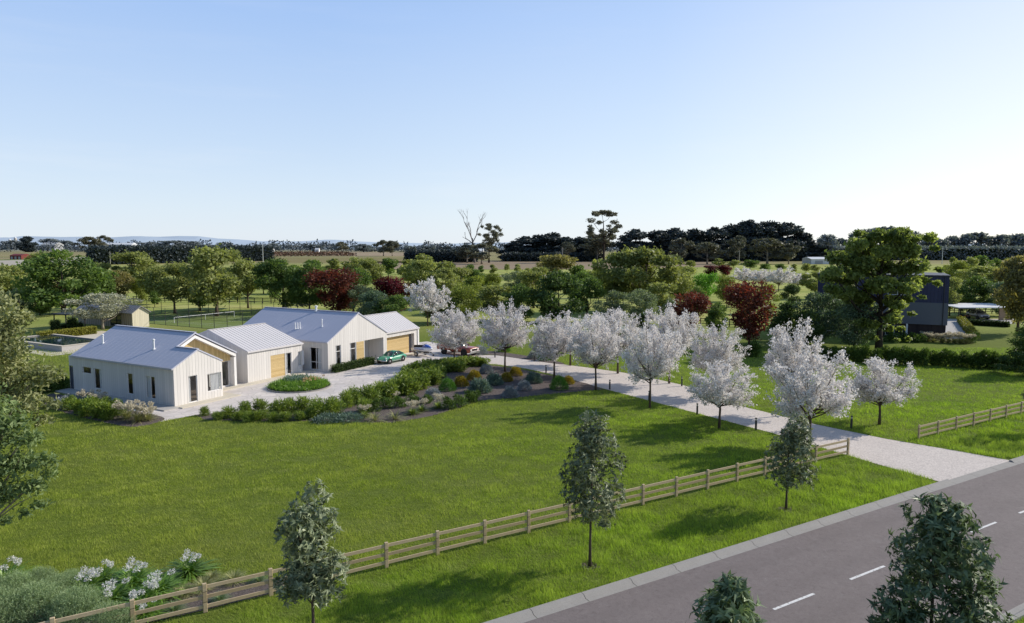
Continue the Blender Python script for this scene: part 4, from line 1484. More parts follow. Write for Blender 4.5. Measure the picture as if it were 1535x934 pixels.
# ---------------------------------------------------------------- middle-distance trees: kind, foot px, foot row, top row, width px, label
MID = [
    ('green', 97, 472, 372, 118, 'broad deep green tree at the left, largest of the trees behind the pool', 0),
    ('olive', 6, 464, 394, 74, 'olive tree at the left edge above the pale gum', 0),
    ('blue', 30, 470, 430, 38, 'small grey blue rounded tree at the far left behind the pool', 0),
    ('brown', 93, 470, 421, 54, 'small golden olive tree in front of the broad green tree', 1),
    ('brown', 117, 462, 428, 32, 'small russet olive tree right of the golden one', 0),
    ('olive', 62, 430, 376, 46, 'thin olive tree in front of the red shed', 1),
    ('brown', 178, 456, 404, 46, 'brownish rounded tree right of the broad green tree', 0),
    ('ygreen', 212, 454, 416, 32, 'small yellow green tree with two trunks behind the pool house', 0),
    ('olive', 200, 436, 374, 66, 'olive tree behind the small yellow green tree', 0),
    ('olive', 262, 470, 390, 72, 'olive tree with a bare trunk behind the left corner of the tennis court', 1),
    ('olive', 325, 474, 364, 88, 'tallest olive tree, standing right behind the tennis court', 0),
    ('olive', 372, 462, 385, 60, 'olive tree with dark lower leaves between the tennis court and the dark green tree', 1),
    ('green', 425, 466, 383, 92, 'dark green broad tree behind the left end of the tall roof', 1),
    ('green', 464, 468, 392, 60, 'dark green tree left of the rust red tree', 0),
    ('red', 508, 474, 400, 84, 'large rust red tree behind the tall roof', 0),
    ('grey', 545, 476, 425, 46, 'grey green rounded tree between the two red trees', 0),
    ('blue', 563, 480, 434, 54, 'dark blue green bushy tree in front of the crimson tree', 1),
    ('crimson', 592, 476, 411, 58, 'dark crimson tree behind the garage roof', 0),
    ('green', 592, 482, 440, 64, 'leafy green bush tree right against the garage roof', 1),
    ('ygreen', 690, 484, 424, 62, 'yellow green tree behind the leftmost avenue blossom', 1),
    ('ygreen', 712, 470, 411, 58, 'paler yellow green tree left of the olive pair', 0),
    ('olive', 745, 480, 424, 62, 'dull olive tree behind the second avenue blossom', 0),
    ('green', 782, 484, 424, 62, 'mid green tree left of the darkest tree', 0),
    ('dark', 838, 484, 402, 80, 'darkest green tree with several bare trunks above the avenue', 0),
    ('brown', 832, 428, 379, 62, 'rounded olive brown tree behind the darkest tree', 1),
    ('olive', 925, 466, 372, 70, 'left hand olive tree of the big pair in the middle distance', 0),
    ('olive', 968, 468, 366, 112, 'biggest olive tree of the middle distance above the blossom avenue', 1),
    ('olive', 1018, 462, 404, 44, 'small olive tree at the right foot of the biggest olive', 0),
    ('grey', 918, 482, 434, 56, 'silvery grey green tree below the big olive pair', 1),
    ('grey', 957, 484, 432, 54, 'silvery grey green tree with a pointed top, right of its twin', 0),
    ('dark', 966, 500, 468, 34, 'small black green bush between two blossom tops', 1),
    ('red', 1030, 508, 434, 58, 'rusty red tree with thin upright sprays behind the avenue', 1),
    ('green', 1076, 502, 452, 46, 'dark green tree between the two red trees', 0),
    ('red', 1123, 520, 418, 74, 'tall red tree with forked bare limbs behind the shrub row', 0),
    ('lime', 1056, 457, 405, 40, 'bright lime green tree in the far paddock', 0),
    ('ygreen', 1085, 452, 410, 34, 'yellow olive tree next to the lime green one', 1),
    ('crimson', 1066, 416, 397, 26, 'far low crimson tree left of its pair', 1),
    ('crimson', 1086, 416, 396, 24, 'far low crimson tree right of its pair', 0),
    ('dark', 1186, 462, 424, 30, 'small dark conical tree left of the dark house', 0),
    ('dark', 1176, 512, 450, 52, 'near black leafy tree left of the blue green pair', 1),
    ('bluelow', 1228, 517, 436, 78, 'dense blue green tree, left of the pair before the dark house', 0),
    ('bluelow', 1280, 522, 440, 82, 'dense blue green tree, right of the pair before the dark house', 1),
    ('dark', 1262, 500, 392, 84, 'dark leafy tree behind the blue green pair', 1),
    ('olive', 1423, 474, 412, 36, 'slim olive tree at the right corner of the dark house', 0),
    ('green', 1460, 470, 412, 54, 'dark round tree behind the carport', 0),
    ('blue', 1500, 474, 420, 50, 'blue green tree right of the dark round one behind the carport', 1),
    ('ygreen', 1432, 432, 390, 42, 'golden green rounded tree far behind the slim olive', 0),
    ('olive', 1490, 452, 406, 48, 'olive tree far behind the carport roof', 1),
    ('brown', 1525, 500, 380, 76, 'tall brown green tree at the right edge', 0),
    ('olive', 664, 462, 398, 56, 'olive tree behind the blossom tree beyond the garage roof', 1),
    ('ygreen', 735, 446, 408, 44, 'small yellow green tree behind the dull olive one', 0),
    ('green', 660, 484, 432, 58, 'fresh green tree right of the blossom tree beyond the garage roof', 0),
    ('olive', 800, 462, 402, 52, 'olive tree just left of the darkest tree', 0),
    ('green', 880, 472, 412, 56, 'mid green tree just right of the darkest tree', 1),
    ('olive', 992, 476, 420, 54, 'olive tree at the right of the silvery pair', 0),
    ('grey', 1002, 500, 446, 40, 'small silvery tree left of the rusty red tree', 1),
    ('ygreen', 1150, 470, 424, 40, 'yellow olive tree to the right of the tall forked red tree', 0),
    ('green', 530, 468, 398, 60, 'green tree behind the rust red tree', 1),
    ('olive', 548, 440, 386, 56, 'olive tree above the rust red tree', 1),
    ('olive', 630, 446, 386, 52, 'olive tree between the crimson tree and the far hedge', 0),
    ('green', 300, 466, 402, 52, 'shaded green tree between the two tall olives behind the tennis court', 0),
    ('olive', 236, 456, 396, 50, 'olive tree left of the bare trunked olive behind the tennis court', 0),
    ('green', 145, 464, 398, 48, 'green tree at the right flank of the broad green tree', 1),
    ('dark', 60, 474, 430, 34, 'dark bush at the left foot of the broad green tree', 0),
    ('olive', 1470, 442, 396, 56, 'olive tree behind the dark round tree at the right', 0),
    ('blue', 1440, 468, 430, 40, 'blue green tree next to the slim olive behind the carport', 0),
    ('olive', 690, 446, 398, 46, 'olive tree in the second line behind the yellow green pair', 0),
    ('green', 716, 440, 402, 40, 'round green tree in the second line above the dull olive', 1),
    ('grey', 770, 440, 406, 44, 'grey green tree in the second line left of the darkest tree', 0),
    ('olive', 806, 440, 398, 40, 'lighter olive tree in the second line by the rounded olive brown one', 0),
    ('green', 868, 456, 404, 46, 'green tree in the second line left of the big olive pair', 1),
    ('ygreen', 902, 446, 400, 40, 'yellow green tree peeping over the left of the big olive pair', 0),
    ('olive', 1022, 446, 396, 46, 'olive tree above the rusty red tree in the second line', 0),
    ('green', 1044, 474, 428, 34, 'slim green tree in front of the lime green one', 0),
    ('ygreen', 1108, 460, 426, 30, 'low yellow green tree under the far white blossoms', 1),
    ('olive', 1222, 448, 404, 44, 'olive tree at the left flank of the largest tree', 1),
    ('green', 440, 440, 396, 44, 'green tree in the second line above the dark green pair', 0),
    ('olive', 405, 446, 398, 46, 'olive tree in the second line left of the dark green pair', 1),
    ('olive', 160, 436, 392, 44, 'olive tree in the second line behind the brownish rounded tree', 1),
    ('dark', 1205, 520, 462, 50, 'dark shaded shrub tree left of the blue green pair', 0),
]
for kind, px, base, top, wd, lab, v in MID:
    place_tree(kind, px, base, top, wd, lab, v)
def big_maple():
    p = at(1317, 527)
    rows = [(1322, 352, 22), (1345, 348, 14), (1296, 352, 16), (1280, 350, 10), (1372, 356, 14), (1270, 366, 20), (1300, 372, 26), (1335, 372, 28), (1366, 374, 20), (1392, 372, 9), (1250, 386, 22), (1285, 396, 26), (1320, 400, 28), (1356, 398, 24), (1388, 396, 14), (1402, 404, 9), (1236, 408, 18),
            (1262, 415, 24), (1300, 424, 26), (1340, 424, 22), (1374, 420, 16), (1400, 424, 8), (1235, 432, 14), (1260, 440, 20), (1290, 450, 22), (1328, 450, 18), (1352, 448, 12), (1376, 444, 7), (1318, 474, 16), (1340, 468, 12), (1366, 470, 7), (1290, 482, 14), (1336, 492, 10), (1356, 494, 8), (1362, 508, 6), (1300, 505, 8)]
    lob = lobes_px(rows, 1317, 0, p.y, seed=41)
    lob = [(a, b * 1.6, c, d * .74) for a, b, c, d in lob]
    H = max(l[2] + l[3] for l in lob)
    q = make_tree(41, H, 8, leaves=21000, L=.50, W=.34, mat=LM['bigleaf'], barkm=BARK_DARK, r0=.40, top=.84, fork=.22, shell=.3, flat=.6, lobes=lob, nlimb=34, twigs=1, droop=.3, stray=.12)
    r = thing('large_tree', 'very large loose leaved tree in front of the dark two storey house', 'tree', p)
    link('trunk', q['trunk'], r)
    link('crown', q['crown'], r)
big_maple()
place_tree('cedar', 1548, 562, 470, 100, 'dark layered conifer at the right edge beside the shrub row', 0)
place_tree('cream', 154, 494, 437, 106, 'spreading tree with cream flowers beside the pool house', 0, rz=2.0)

# ---------------------------------------------------------------- small trees dotted through the paddocks
small = []
rs = random.Random(4)
for px, base, top, wd in [(205, 448, 415, 22), (250, 444, 418, 24), (300, 446, 412, 26), (356, 452, 418, 24), (395, 440, 408, 28), (412, 452, 428, 20), (447, 425, 398, 26), (472, 422, 388, 34), (500, 418, 386, 34), (530, 416, 384, 36), (556, 422, 386, 38), (582, 416, 386, 30),
                          (612, 424, 388, 34), (632, 418, 379, 40), (652, 424, 392, 34), (668, 424, 390, 34), (704, 411, 396, 16), (722, 411, 397, 14), (738, 411, 396, 15), (760, 408, 395, 10), (776, 412, 395, 11), (790, 413, 401, 10), (798, 413, 402, 9), (700, 425, 408, 22), (640, 440, 408, 34),
                          (868, 428, 396, 30), (884, 440, 404, 34), (1002, 440, 402, 30), (1035, 402, 390, 18), (1078, 400, 387, 22), (1100, 402, 389, 20), (1124, 404, 389, 26), (1148, 406, 395, 18), (1170, 408, 395, 16), (1190, 409, 395, 15), (1208, 410, 394, 16), (1222, 411, 396, 14),
                          (1428, 418, 384, 20), (1452, 410, 384, 26), (1472, 408, 382, 26), (1492, 408, 386, 20), (1512, 410, 386, 24), (1530, 412, 388, 24), (1448, 428, 398, 30), (1508, 424, 396, 30), (10, 440, 402, 26), (140, 445, 420, 22), (335, 440, 398, 34), (232, 460, 432, 20)]:
    k = rs.choice(['small', 'small', 'smallgreen'])
    place_tree(k, px, base, top, wd, 'small rounded tree dotted in the far paddocks', rs.choice([0, 1]), 'small trees in the far paddocks')

# ---------------------------------------------------------------- the far tree line
for i, (px, base, top, wd, v) in enumerate([(768, 391, 366, 40, 0), (788, 391, 356, 44, 1), (808, 391, 353, 40, 0), (828, 391, 350, 46, 0), (848, 391, 357, 44, 1), (870, 391, 357, 40, 0), (884, 391, 362, 36, 1),
                                            (952, 392, 345, 46, 1), (985, 392, 346, 46, 0), (1012, 392, 343, 44, 1), (1040, 392, 344, 44, 0), (1070, 392, 342, 46, 1), (1098, 391, 337, 48, 0), (1122, 391, 331, 52, 1), (1150, 391, 332, 56, 0), (1178, 391, 335, 54, 1), (1200, 391, 348, 40, 0),
                                            (668, 391, 372, 40, 0), (1228, 391, 368, 40, 1), (42, 378, 353, 26, 0)]):
    place_tree('pine', px, base, top - (3 if i < 19 else 0), wd * (1.25 if i < 19 else 1), 'dark pine of the far shelter belt' if i < 19 else 'lone dark pine by the pale sheds at the far left', v, 'dark pines of the far shelter belt' if i < 19 else None)
for px, base, top, wd, v, lab in [(905, 394, 314, 58, 0, 'tallest gum tree on the skyline with an open crown'), (895, 392, 350, 60, 1, 'low brownish gum at the foot of the tallest gum'),
                                  (733, 394, 334, 40, 1, 'gum tree with half its crown beside the bare dead tree'), (722, 396, 364, 50, 0, 'low olive gum at the foot of the dead tree')]:
    place_tree('tallgum' if top < 340 else 'gum', px, base, top, wd, lab, v)
for i, (px, base, top, wd) in enumerate([(1020, 396, 356, 40), (1060, 396, 362, 46), (1106, 396, 352, 34), (1150, 396, 356, 62), (1182, 396, 364, 34), (850, 394, 362, 26), (575, 384, 359, 28), (588, 384, 360, 22), (512, 379, 362, 22), (135, 379, 354, 36), (155, 377, 352, 26), (700, 394, 366, 40)]):
    place_tree('gum', px, base, top, wd, 'brown grey gum tree among the far tree line', i % 2, 'gum trees of the far tree line')
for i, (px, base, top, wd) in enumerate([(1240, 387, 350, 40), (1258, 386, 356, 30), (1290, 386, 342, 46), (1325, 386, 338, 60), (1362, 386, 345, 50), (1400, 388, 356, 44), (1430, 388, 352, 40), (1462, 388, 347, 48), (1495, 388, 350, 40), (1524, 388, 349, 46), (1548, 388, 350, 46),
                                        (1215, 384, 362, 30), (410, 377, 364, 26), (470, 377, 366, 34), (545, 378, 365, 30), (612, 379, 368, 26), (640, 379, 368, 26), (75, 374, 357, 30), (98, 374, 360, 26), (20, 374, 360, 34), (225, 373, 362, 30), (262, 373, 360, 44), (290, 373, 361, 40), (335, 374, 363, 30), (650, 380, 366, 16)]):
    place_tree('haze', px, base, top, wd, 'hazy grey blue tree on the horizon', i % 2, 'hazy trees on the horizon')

# the bare dead tree on the skyline
def dead_tree():
    p = at(712, 394)
    H = z_at(p.y, 313)
    rng = random.Random(8)
    m = MB()
    sc = m_per_px(p.y)
    def grow(a, d, ln, r, lev):
        e = a + d * ln
        mid = a.lerp(e, .5) + Vector((rng.uniform(-1, 1), rng.uniform(-1, 1), 0)) * ln * .07
        m.tube([a, mid, e], [r, r * .8, r * .55], 6, cap=False)
        if lev == 0:
            return
        for _ in range(rng.choice((2, 3))):
            dd = (d + Vector((rng.uniform(-1, 1), rng.uniform(-1, 1), rng.uniform(-.1, .7))) * .62).normalized()
            grow(a.lerp(e, rng.uniform(.65, 1)), dd, ln * rng.uniform(.5, .75), r * .5, lev - 1)
    grow(Vector((0, 0, -.1)), Vector((-.10, 0, 1)).normalized(), H * .46, .95, 0)
    t0 = Vector((-.05 * H, 0, H * .44))
    for d, ln, lv in ((Vector((-.42, .1, 1)), H * .36, 3), (Vector((.38, -.1, 1)), H * .33, 3), (Vector((-.15, .3, 1)), H * .22, 2), (Vector((-.9, -.2, .7)), H * .16, 2)):
        grow(t0 - Vector((0, 0, rng.uniform(0, .12) * H)), d.normalized(), ln, .42, lv)
    r = thing('dead_tree', 'bare dead tree with pale forked limbs on the skyline', 'tree', p)
    m.obj('trunk', bark('dead_bark', (.12, .10, .09), (.26, .23, .21)), r, True)
dead_tree()

# woods too far off to tell trees apart
def far_wood():
    rng = np.random.default_rng(77)
    out, tn = [], []
    for Y0, x0, x1, n, h, s in ((1500, -1250, 1800, 9000, 21, 4.5), (2100, -1750, 2400, 9000, 26, 6.5), (2900, -2500, 3200, 9000, 34, 9)):
        X = x0 + (x1 - x0) * rng.random(n)
        ridge = h * (.55 + .28 * np.sin(X * .021 + Y0) + .22 * np.sin(X * .063) + .16 * np.sin(X * .17 + 1.3))
        gate = np.sin(X * .0091 + Y0 * .3) + .6 * np.sin(X * .023) > -.55
        ridge = np.where(gate, ridge, ridge * .3)
        Z = np.maximum(ridge, 1) * rng.random(n) ** .7
        P = np.stack([X, Y0 + 40 * rng.random(n), Z], 1)
        V = leaf_verts(P, rng.normal(size=(n, 3)), rng.normal(size=(n, 3)), s * (.6 + .8 * rng.random(n)), s * .7, .1)
        V[:, 2] = np.maximum(V[:, 2], 0)
        out.append(V)
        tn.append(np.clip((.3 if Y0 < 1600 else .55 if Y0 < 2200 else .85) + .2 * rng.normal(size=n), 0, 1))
    k = leaf_mat('far_wood_leaves', (.055, .068, .072), (.098, .118, .138), trans=.05, gain=1.1)  # blue grey haze put into the colour, paler in farther rows
    tag(link('far_woodland', np_mesh('far_woodland', np.concatenate(out), 4, k, np.concatenate(tn))), 'hazy blue grey woods along the horizon', 'woodland', kind='stuff')
far_wood()
# ================================================================== garden plants
G_STRAP = leaf_mat('strappy_leaf', (0.026, 0.055, 0.010), (0.165, 0.205, 0.038), trans=.35, spec=.35, rough=.45, gain=1.9)
G_STRAP2 = leaf_mat('bright_strappy_leaf', (0.022, 0.065, 0.008), (0.135, 0.215, 0.035), trans=.35, spec=.4, rough=.42, gain=1.9)
G_DARK = leaf_mat('dark_bedding_leaf', (0.014, 0.034, 0.008), (0.072, 0.110, 0.022), trans=.25)
G_BALLG = leaf_mat('green_ball_leaf', (0.020, 0.062, 0.008), (0.075, 0.165, 0.025), trans=.25)
G_BALLY = leaf_mat('golden_ball_leaf', (0.090, 0.072, 0.008), (0.34, 0.255, 0.030), trans=.25, gain=1.4)
G_BALLB = leaf_mat('silver_ball_leaf', (0.10, 0.12, 0.14), (0.36, 0.39, 0.43), trans=.15, gain=1.15)
G_SAGE = leaf_mat('sage_leaf', (0.040, 0.075, 0.060), (0.19, 0.26, 0.215), trans=.2, gain=1.2)
G_ROSE = leaf_mat('grey_green_sprig', (0.045, 0.074, 0.034), (0.20, 0.255, 0.140), trans=.3)
G_TUSS = leaf_mat('dry_tussock', (0.060, 0.075, 0.025), (0.26, 0.25, 0.12), trans=.25)
G_PETAL = leaf_mat('white_petal', (0.50, 0.49, 0.48), (0.86, 0.85, 0.84), trans=.3, warm=(1, 1, 1), var=.05, gain=1)
G_CREAM = leaf_mat('cream_plume', (0.34, 0.29, 0.20), (0.72, 0.66, 0.52), trans=.3, warm=(1, 1, .9), var=.08, gain=1.05)
G_ORANGE = leaf_mat('apricot_flower', (0.36, 0.24, 0.12), (0.62, 0.46, 0.26), trans=.2, warm=(1, .9, .7), gain=1.1)

def strap_clump(seed, n, L, W, mat, arch=.9, spread=1.0):
    """arching strap leaves from one crown"""
    rng = np.random.default_rng(seed)
    a = rng.random(n) * 6.283
    el = .35 + 1.1 * rng.random(n)
    Ls = L * (.6 + .55 * rng.random(n))
    dirh = np.stack([np.cos(a), np.sin(a), np.zeros(n)], 1)
    side = np.stack([-np.sin(a), np.cos(a), np.zeros(n)], 1)
    k = 4
    pts = []
    for j in range(k + 1):
        t = j / k
        hz = Ls * (np.cos(el) * t + arch * .35 * t * t) * spread
        vz = Ls * (np.sin(el) * t - arch * .55 * t * t)
        pts.append(dirh * hz[:, None] + np.array([0, 0, 1.]) * np.maximum(vz, .01 + .02 * t)[:, None] + dirh * .04)
    wj = [.6, 1.0, .9, .62, .04]
    quads = []
    for j in range(k):
        w0, w1 = W * wj[j] / 2, W * wj[j + 1] / 2
        quads.append(np.stack([pts[j] - side * w0, pts[j] + side * w0, pts[j + 1] + side * w1, pts[j + 1] - side * w1], 1))
    V = np.stack(quads, 1).reshape(-1, 3)
    tone = np.repeat(np.clip(.15 + .75 * rng.random(n), 0, 1), k)
    return np_mesh('foliage', V, 4, mat, tone)

def ball_shrub(seed, n, R, H, L, W, mat, shaggy=.12):
    rng = np.random.default_rng(seed)
    d = unit(rng.normal(size=(n, 3)))
    d[:, 2] = np.abs(d[:, 2])
    rad = .62 + .38 * rng.random(n) ** .5 + shaggy * rng.normal(size=n) * .5
    bump_ = 1 + .08 * np.sin(d[:, 0] * 6 + seed) * np.sin(d[:, 1] * 5 + 1) + .06 * np.sin(d[:, 2] * 9)
    P = d * (rad * bump_)[:, None] * np.array([R, R, H]) * .88
    A = unit(d + rng.normal(size=(n, 3)) * .5 + np.array([0, 0, .25]))
    V = leaf_verts(P, A, rng.normal(size=(n, 3)), L * (.6 + .8 * rng.random(n)), W, .15)
    V[:, 2] = np.maximum(V[:, 2], .005)
    return np_mesh('foliage', V, 4, mat, np.clip(.15 + .8 * rng.random(n), 0, 1))

def upright_shrub(seed, n, R, H, L, W, mat):
    rng = np.random.default_rng(seed)
    lob = np.array([(rng.normal() * R * .35, rng.normal() * R * .35, H * t, R * (.75 - .35 * t)) for t in (.2, .3, .42, .5, .6, .68, .76, .84)])
    P, d, idx, lt = fill_lobes(rng, lob, n, .45, 1.0)
    P[:, 2] = np.maximum(P[:, 2], .03)
    A = unit(d + rng.normal(size=P.shape) * .5 + np.array([0, 0, .5]))
    V = leaf_verts(P, A, rng.normal(size=P.shape), L * (.6 + .8 * rng.random(n)), W, .2)
    return np_mesh('foliage', V, 4, mat, np.clip(.1 + .4 * lt[idx] + .5 * rng.random(n), 0, 1))

def umbels(seed, spots, r, n, mat, L=.05, W=.03, stalk=True):
    """round heads of small flowers at the given (x, y, z) spots"""
    rng = np.random.default_rng(seed)
    Vs, ts = [], []
    for (x, y, z) in spots:
        d = unit(rng.normal(size=(n, 3)))
        d[:, 2] = d[:, 2] * .7 + .2
        P = np.array([x, y, z]) + d * r * (.55 + .5 * rng.random((n, 1)))
        Vs.append(leaf_verts(P, unit(d + rng.normal(size=(n, 3)) * .6), rng.normal(size=(n, 3)), L * (.7 + .6 * rng.random(n)), W, .3))
        ts.append(.3 + .7 * rng.random(n))
    return np_mesh('flowers', np.concatenate(Vs), 4, mat, np.concatenate(ts))

def stalks(spots, r=.008, mat=None):
    m = MB()
    for (x, y, z) in spots:
        m.tube([(x * .3, y * .3, .1), (x * .75, y * .75, z * .6), (x, y, z)], [r, r * .9, r * .7], 4, cap=False)
    return m.mesh('stems', mat)

def plant(name, label, parts, loc, rz=0.0, sc=1.0, group=None, cat='plant'):
    r = thing(name, label, cat, loc, rz, group)
    r.scale = (sc, sc, sc) if not hasattr(sc, '__len__') else sc
    for nm, me in parts:
        o = link(nm, me, r)
        if nm == 'flowers':
            o['kind'] = 'stuff'
    return r

rg = random.Random(9)
STR = [upright_shrub(40 + i, 1300, .62, 1.15, .30, .05, G_STRAP) for i in range(3)]
LEAFY = [upright_shrub(50 + i, 900, .62, 1.15, .26, .085, G_STRAP) for i in range(3)]

# back row beside the court and front row on the lawn side
row_a = [(305, 622), (322, 628), (343, 626), (360, 624), (380, 621), (432, 615), (455, 613), (486, 620), (508, 618), (536, 609), (556, 606), (574, 601), (590, 595)]
row_a = [(305, 623, .62), (343, 626, .8), (367, 623, 1.0), (392, 619, 1.0), (418, 622, 1.05), (434, 620, 1.1), (457, 617, 1.1), (480, 624, 1.25), (500, 622, 1.25), (518, 610, 1.15), (533, 605, 1.2), (552, 603, 1.3), (570, 598, 1.25), (545, 617, 1.0)]
for i, (x, y, s) in enumerate(row_a):
    plant('strappy_plant', 'fresh green strappy plant in the row along the near edge of the paved court', [('foliage', STR[i % 3])], at(x, y, .016), rg.random() * 6, (s * .92, s * .92, s * .88), 'strappy plants edging the court')
row_b = [(326, 629, .8), (372, 631, .9), (384, 630, .9), (395, 628, .85), (410, 631, .85), (430, 631, .9), (448, 629, .85), (466, 627, .9), (356, 629, .8)]
for i, (x, y, s) in enumerate(row_b):
    plant('strappy_plant', 'low strappy plant in the front row against the lawn', [('foliage', STR[(i + 1) % 3])], at(x, y, .016), rg.random() * 6, (s * .85, s * .85, s * .62), 'low strappy plants along the lawn')
# the wide leafy bank between the court and the driveway garden
bank = []
for ln in ([(586, 598), (604, 592), (622, 585), (640, 577), (658, 569)], [(592, 590), (612, 582), (632, 575), (650, 566), (668, 559), (688, 556)], [(604, 577), (624, 570), (644, 560), (662, 553), (684, 551), (704, 550)], [(610, 569), (630, 562), (654, 552), (674, 548), (694, 546), (712, 548), (722, 549)], [(616, 588), (634, 583), (652, 575), (576, 592)], [(620, 563), (640, 555), (672, 556), (690, 550)]):
    bank += ln
for i, (x, y) in enumerate(bank):
    s = .95 + .35 * rg.random()
    p = at(x + rg.uniform(-3, 3), y + rg.uniform(-1, 1), .016)
    plant('leafy_shrub', 'leafy bright green shrub in the dense bank between the court and the mulch garden', [('foliage', LEAFY[i % 3])], p, rg.random() * 6, (s * 1.15, s * 1.15, s * (.68 if y < 557 else .95)), 'leafy shrubs of the dense bank', cat='shrub')

B_G, B_Y, B_B, B_S = ball_shrub(1, 2600, .72, 1.0, .14, .03, G_BALLG), ball_shrub(2, 2400, .7, .85, .12, .045, G_BALLY), ball_shrub(3, 2400, .66, .78, .13, .03, G_BALLB, .2), ball_shrub(4, 1900, .85, .95, .22, .06, G_SAGE, .22)
balls = [
    (B_G, 671, 585, 1.15, 'bright green ball shrub at the left of the mulch garden'),
    (B_Y, 691, 578, 1.10, 'golden ball shrub next to the bright green ball'),
    (B_Y, 711, 569, 1.12, 'golden ball shrub behind the large sage bush'),
    (B_Y, 759, 571, 1.0, 'golden ball shrub left of the tree trunk on the mulch'),
    (B_Y, 773, 562.5, 1.05, 'golden ball shrub farthest back, right of the tree trunk'),
    (B_Y, 852, 575, .9, 'golden ball shrub tucked behind the green ball at the right'),
    (B_G, 838, 583, 1.25, 'bright green ball shrub at the right of the mulch garden'),
    (B_B, 649, 597, 1.15, 'silver blue cushion shrub in front of the leafy bank'),
    (B_B, 729, 559, 1.15, 'silver blue cushion shrub at the back near the driveway'),
    (B_B, 786, 584, 1.05, 'silver blue cushion shrub in the middle of the mulch garden'),
    (B_B, 765, 595, 1.15, 'silver blue cushion shrub nearest the lawn'),
    (B_S, 720, 587, 1.2, 'largest pale sage bush in the middle of the mulch garden'),
    (B_S, 740, 576, 1.05, 'sage bush behind the largest one'),
    (B_S, 800, 573, 1.0, 'dark sage bush near the driveway under the blossoms'),
    (B_B, 720, 531, 1.4, 'pale silver mound behind the pickup truck'),
    (B_B, 800, 537, 1.1, 'silver mound on the far bed beside the driveway'),
    (B_G, 756, 527, 1.1, 'green mound on the far bed behind the driveway'),
    (B_G, 816, 540, 1.1, 'green mound at the right end of the far bed'),
]
for me, x, y, s, lab in balls:
    plant('ball_shrub', lab, [('foliage', me)], at(x, y, .016), rg.random() * 6, s, 'ball shrubs of the mulch garden', 'shrub')

# low hedging plants at the lawn edge of the bed
DK = [upright_shrub(60 + i, 800, .55, .95, .16, .07, G_DARK) for i in range(2)]
for i, (x, y, s) in enumerate([(674, 613, 1.0), (690, 609, 1.0), (706, 603, 1.0), (711, 601, .9), (562, 616, .9), (580, 612, .9), (600, 610, .9), (620, 606, .85), (640, 605, .8)]):
    plant('low_shrub', 'dark green low shrub at the lawn edge of the mulch bed', [('foliage', DK[i % 2])], at(x, y, .016), rg.random() * 6, s, 'dark low shrubs at the lawn edge', 'shrub')

# white flowering clumps, grassy tufts and a blue grey carpet in the bed
sp1 = [(rg.uniform(-.5, .5), rg.uniform(-.4, .4), rg.uniform(.65, .95)) for _ in range(12)]
FLW = [('foliage', strap_clump(71, 160, .8, .05, G_STRAP, .7))] + [('flower_head', umbels(72 + j, [sp1[j]], .13, 40, G_CREAM, .09, .06)) for j in range(12)]
for x, y, s, lab in [(547, 625, .95, 'cream flowering clump at the left of the bed front, next to the tall grass'), (618, 621, 1.05, 'cream flowering clump left of its neighbour, near the lawn'), (632, 616, .95, 'cream flowering clump, middle of three near the lawn'),
                     (657, 612, 1.1, 'cream flowering clump with the fullest heads near the right end of the bed'), (594, 600, .7, 'small pale flower patch behind the others in the bed')]:
    plant('flower_clump', lab, FLW, at(x, y, .016), rg.random() * 6, s, 'cream flowering clumps in the bed')
TUSS = strap_clump(75, 90, 1.3, .035, G_TUSS, .75, .9)
for x, y, lab in [(562, 631, 'fine arching grass tuft, left of a pair, in the bed beside the lawn'), (592, 629, 'fine arching grass tuft, right of a pair, in the bed beside the lawn')]:
    plant('grass_tuft', lab, [('foliage', TUSS)], at(x, y, .016), rg.random() * 6, 1.0, 'arching grass tufts in the bed')
CARP = ball_shrub(77, 1500, 1.25, .5, .2, .05, G_SAGE, .3)
for x, y, lab in [(492, 631, 'blue grey spreading ground plant at the lawn edge, left one'), (523, 630, 'blue grey spreading ground plant at the lawn edge, right one')]:
    plant('spreading_plant', lab, [('foliage', CARP)], at(x, y, .016), rg.random() * 6, .95, 'blue grey spreading plants')

# the round island bed on the court
def island():
    rng = np.random.default_rng(5)
    n = 5200
    a, r = rng.random(n) * 6.283, 2.75 * np.sqrt(rng.random(n))
    P = np.stack([np.cos(a) * r, np.sin(a) * r, .05 + .1 * rng.random(n)], 1)
    A = unit(rng.normal(size=(n, 3)) * .45 + np.array([0, 0, 1.]))
    hh = np.where(r < 2.1, .75, .45)
    V = leaf_verts(P, A, rng.normal(size=(n, 3)), hh * (.6 + .6 * rng.random(n)), .06, .3)
    rt = thing('island_bed_planting', 'round island of grassy plants on the paved court with sage leaves and apricot flowers', 'plants', BEDC)
    link('foliage', np_mesh('foliage', V, 4, G_STRAP2, .1 + .85 * rng.random(n)), rt)
    n = 1500
    a, r = rng.random(n) * 6.283, 1.15 * np.sqrt(rng.random(n))
    P = np.stack([np.cos(a) * r - .5, np.sin(a) * r + .7, .35 + .45 * rng.random(n)], 1)
    link('sage_clump', np_mesh('sage_clump', leaf_verts(P, unit(rng.normal(size=(n, 3)) + np.array([0, 0, .8])), rng.normal(size=(n, 3)), .32, .06, .2), 4, G_SAGE, .3 + .7 * rng.random(n)), rt)
    spots = [(1.0 + rng.normal() * .8, -.2 + rng.normal() * .7, .75 + .2 * rng.random()) for _ in range(13)]
    link('flowers', umbels(6, spots, .10, 26, G_ORANGE, .10, .07), rt)['kind'] = 'stuff'
island()

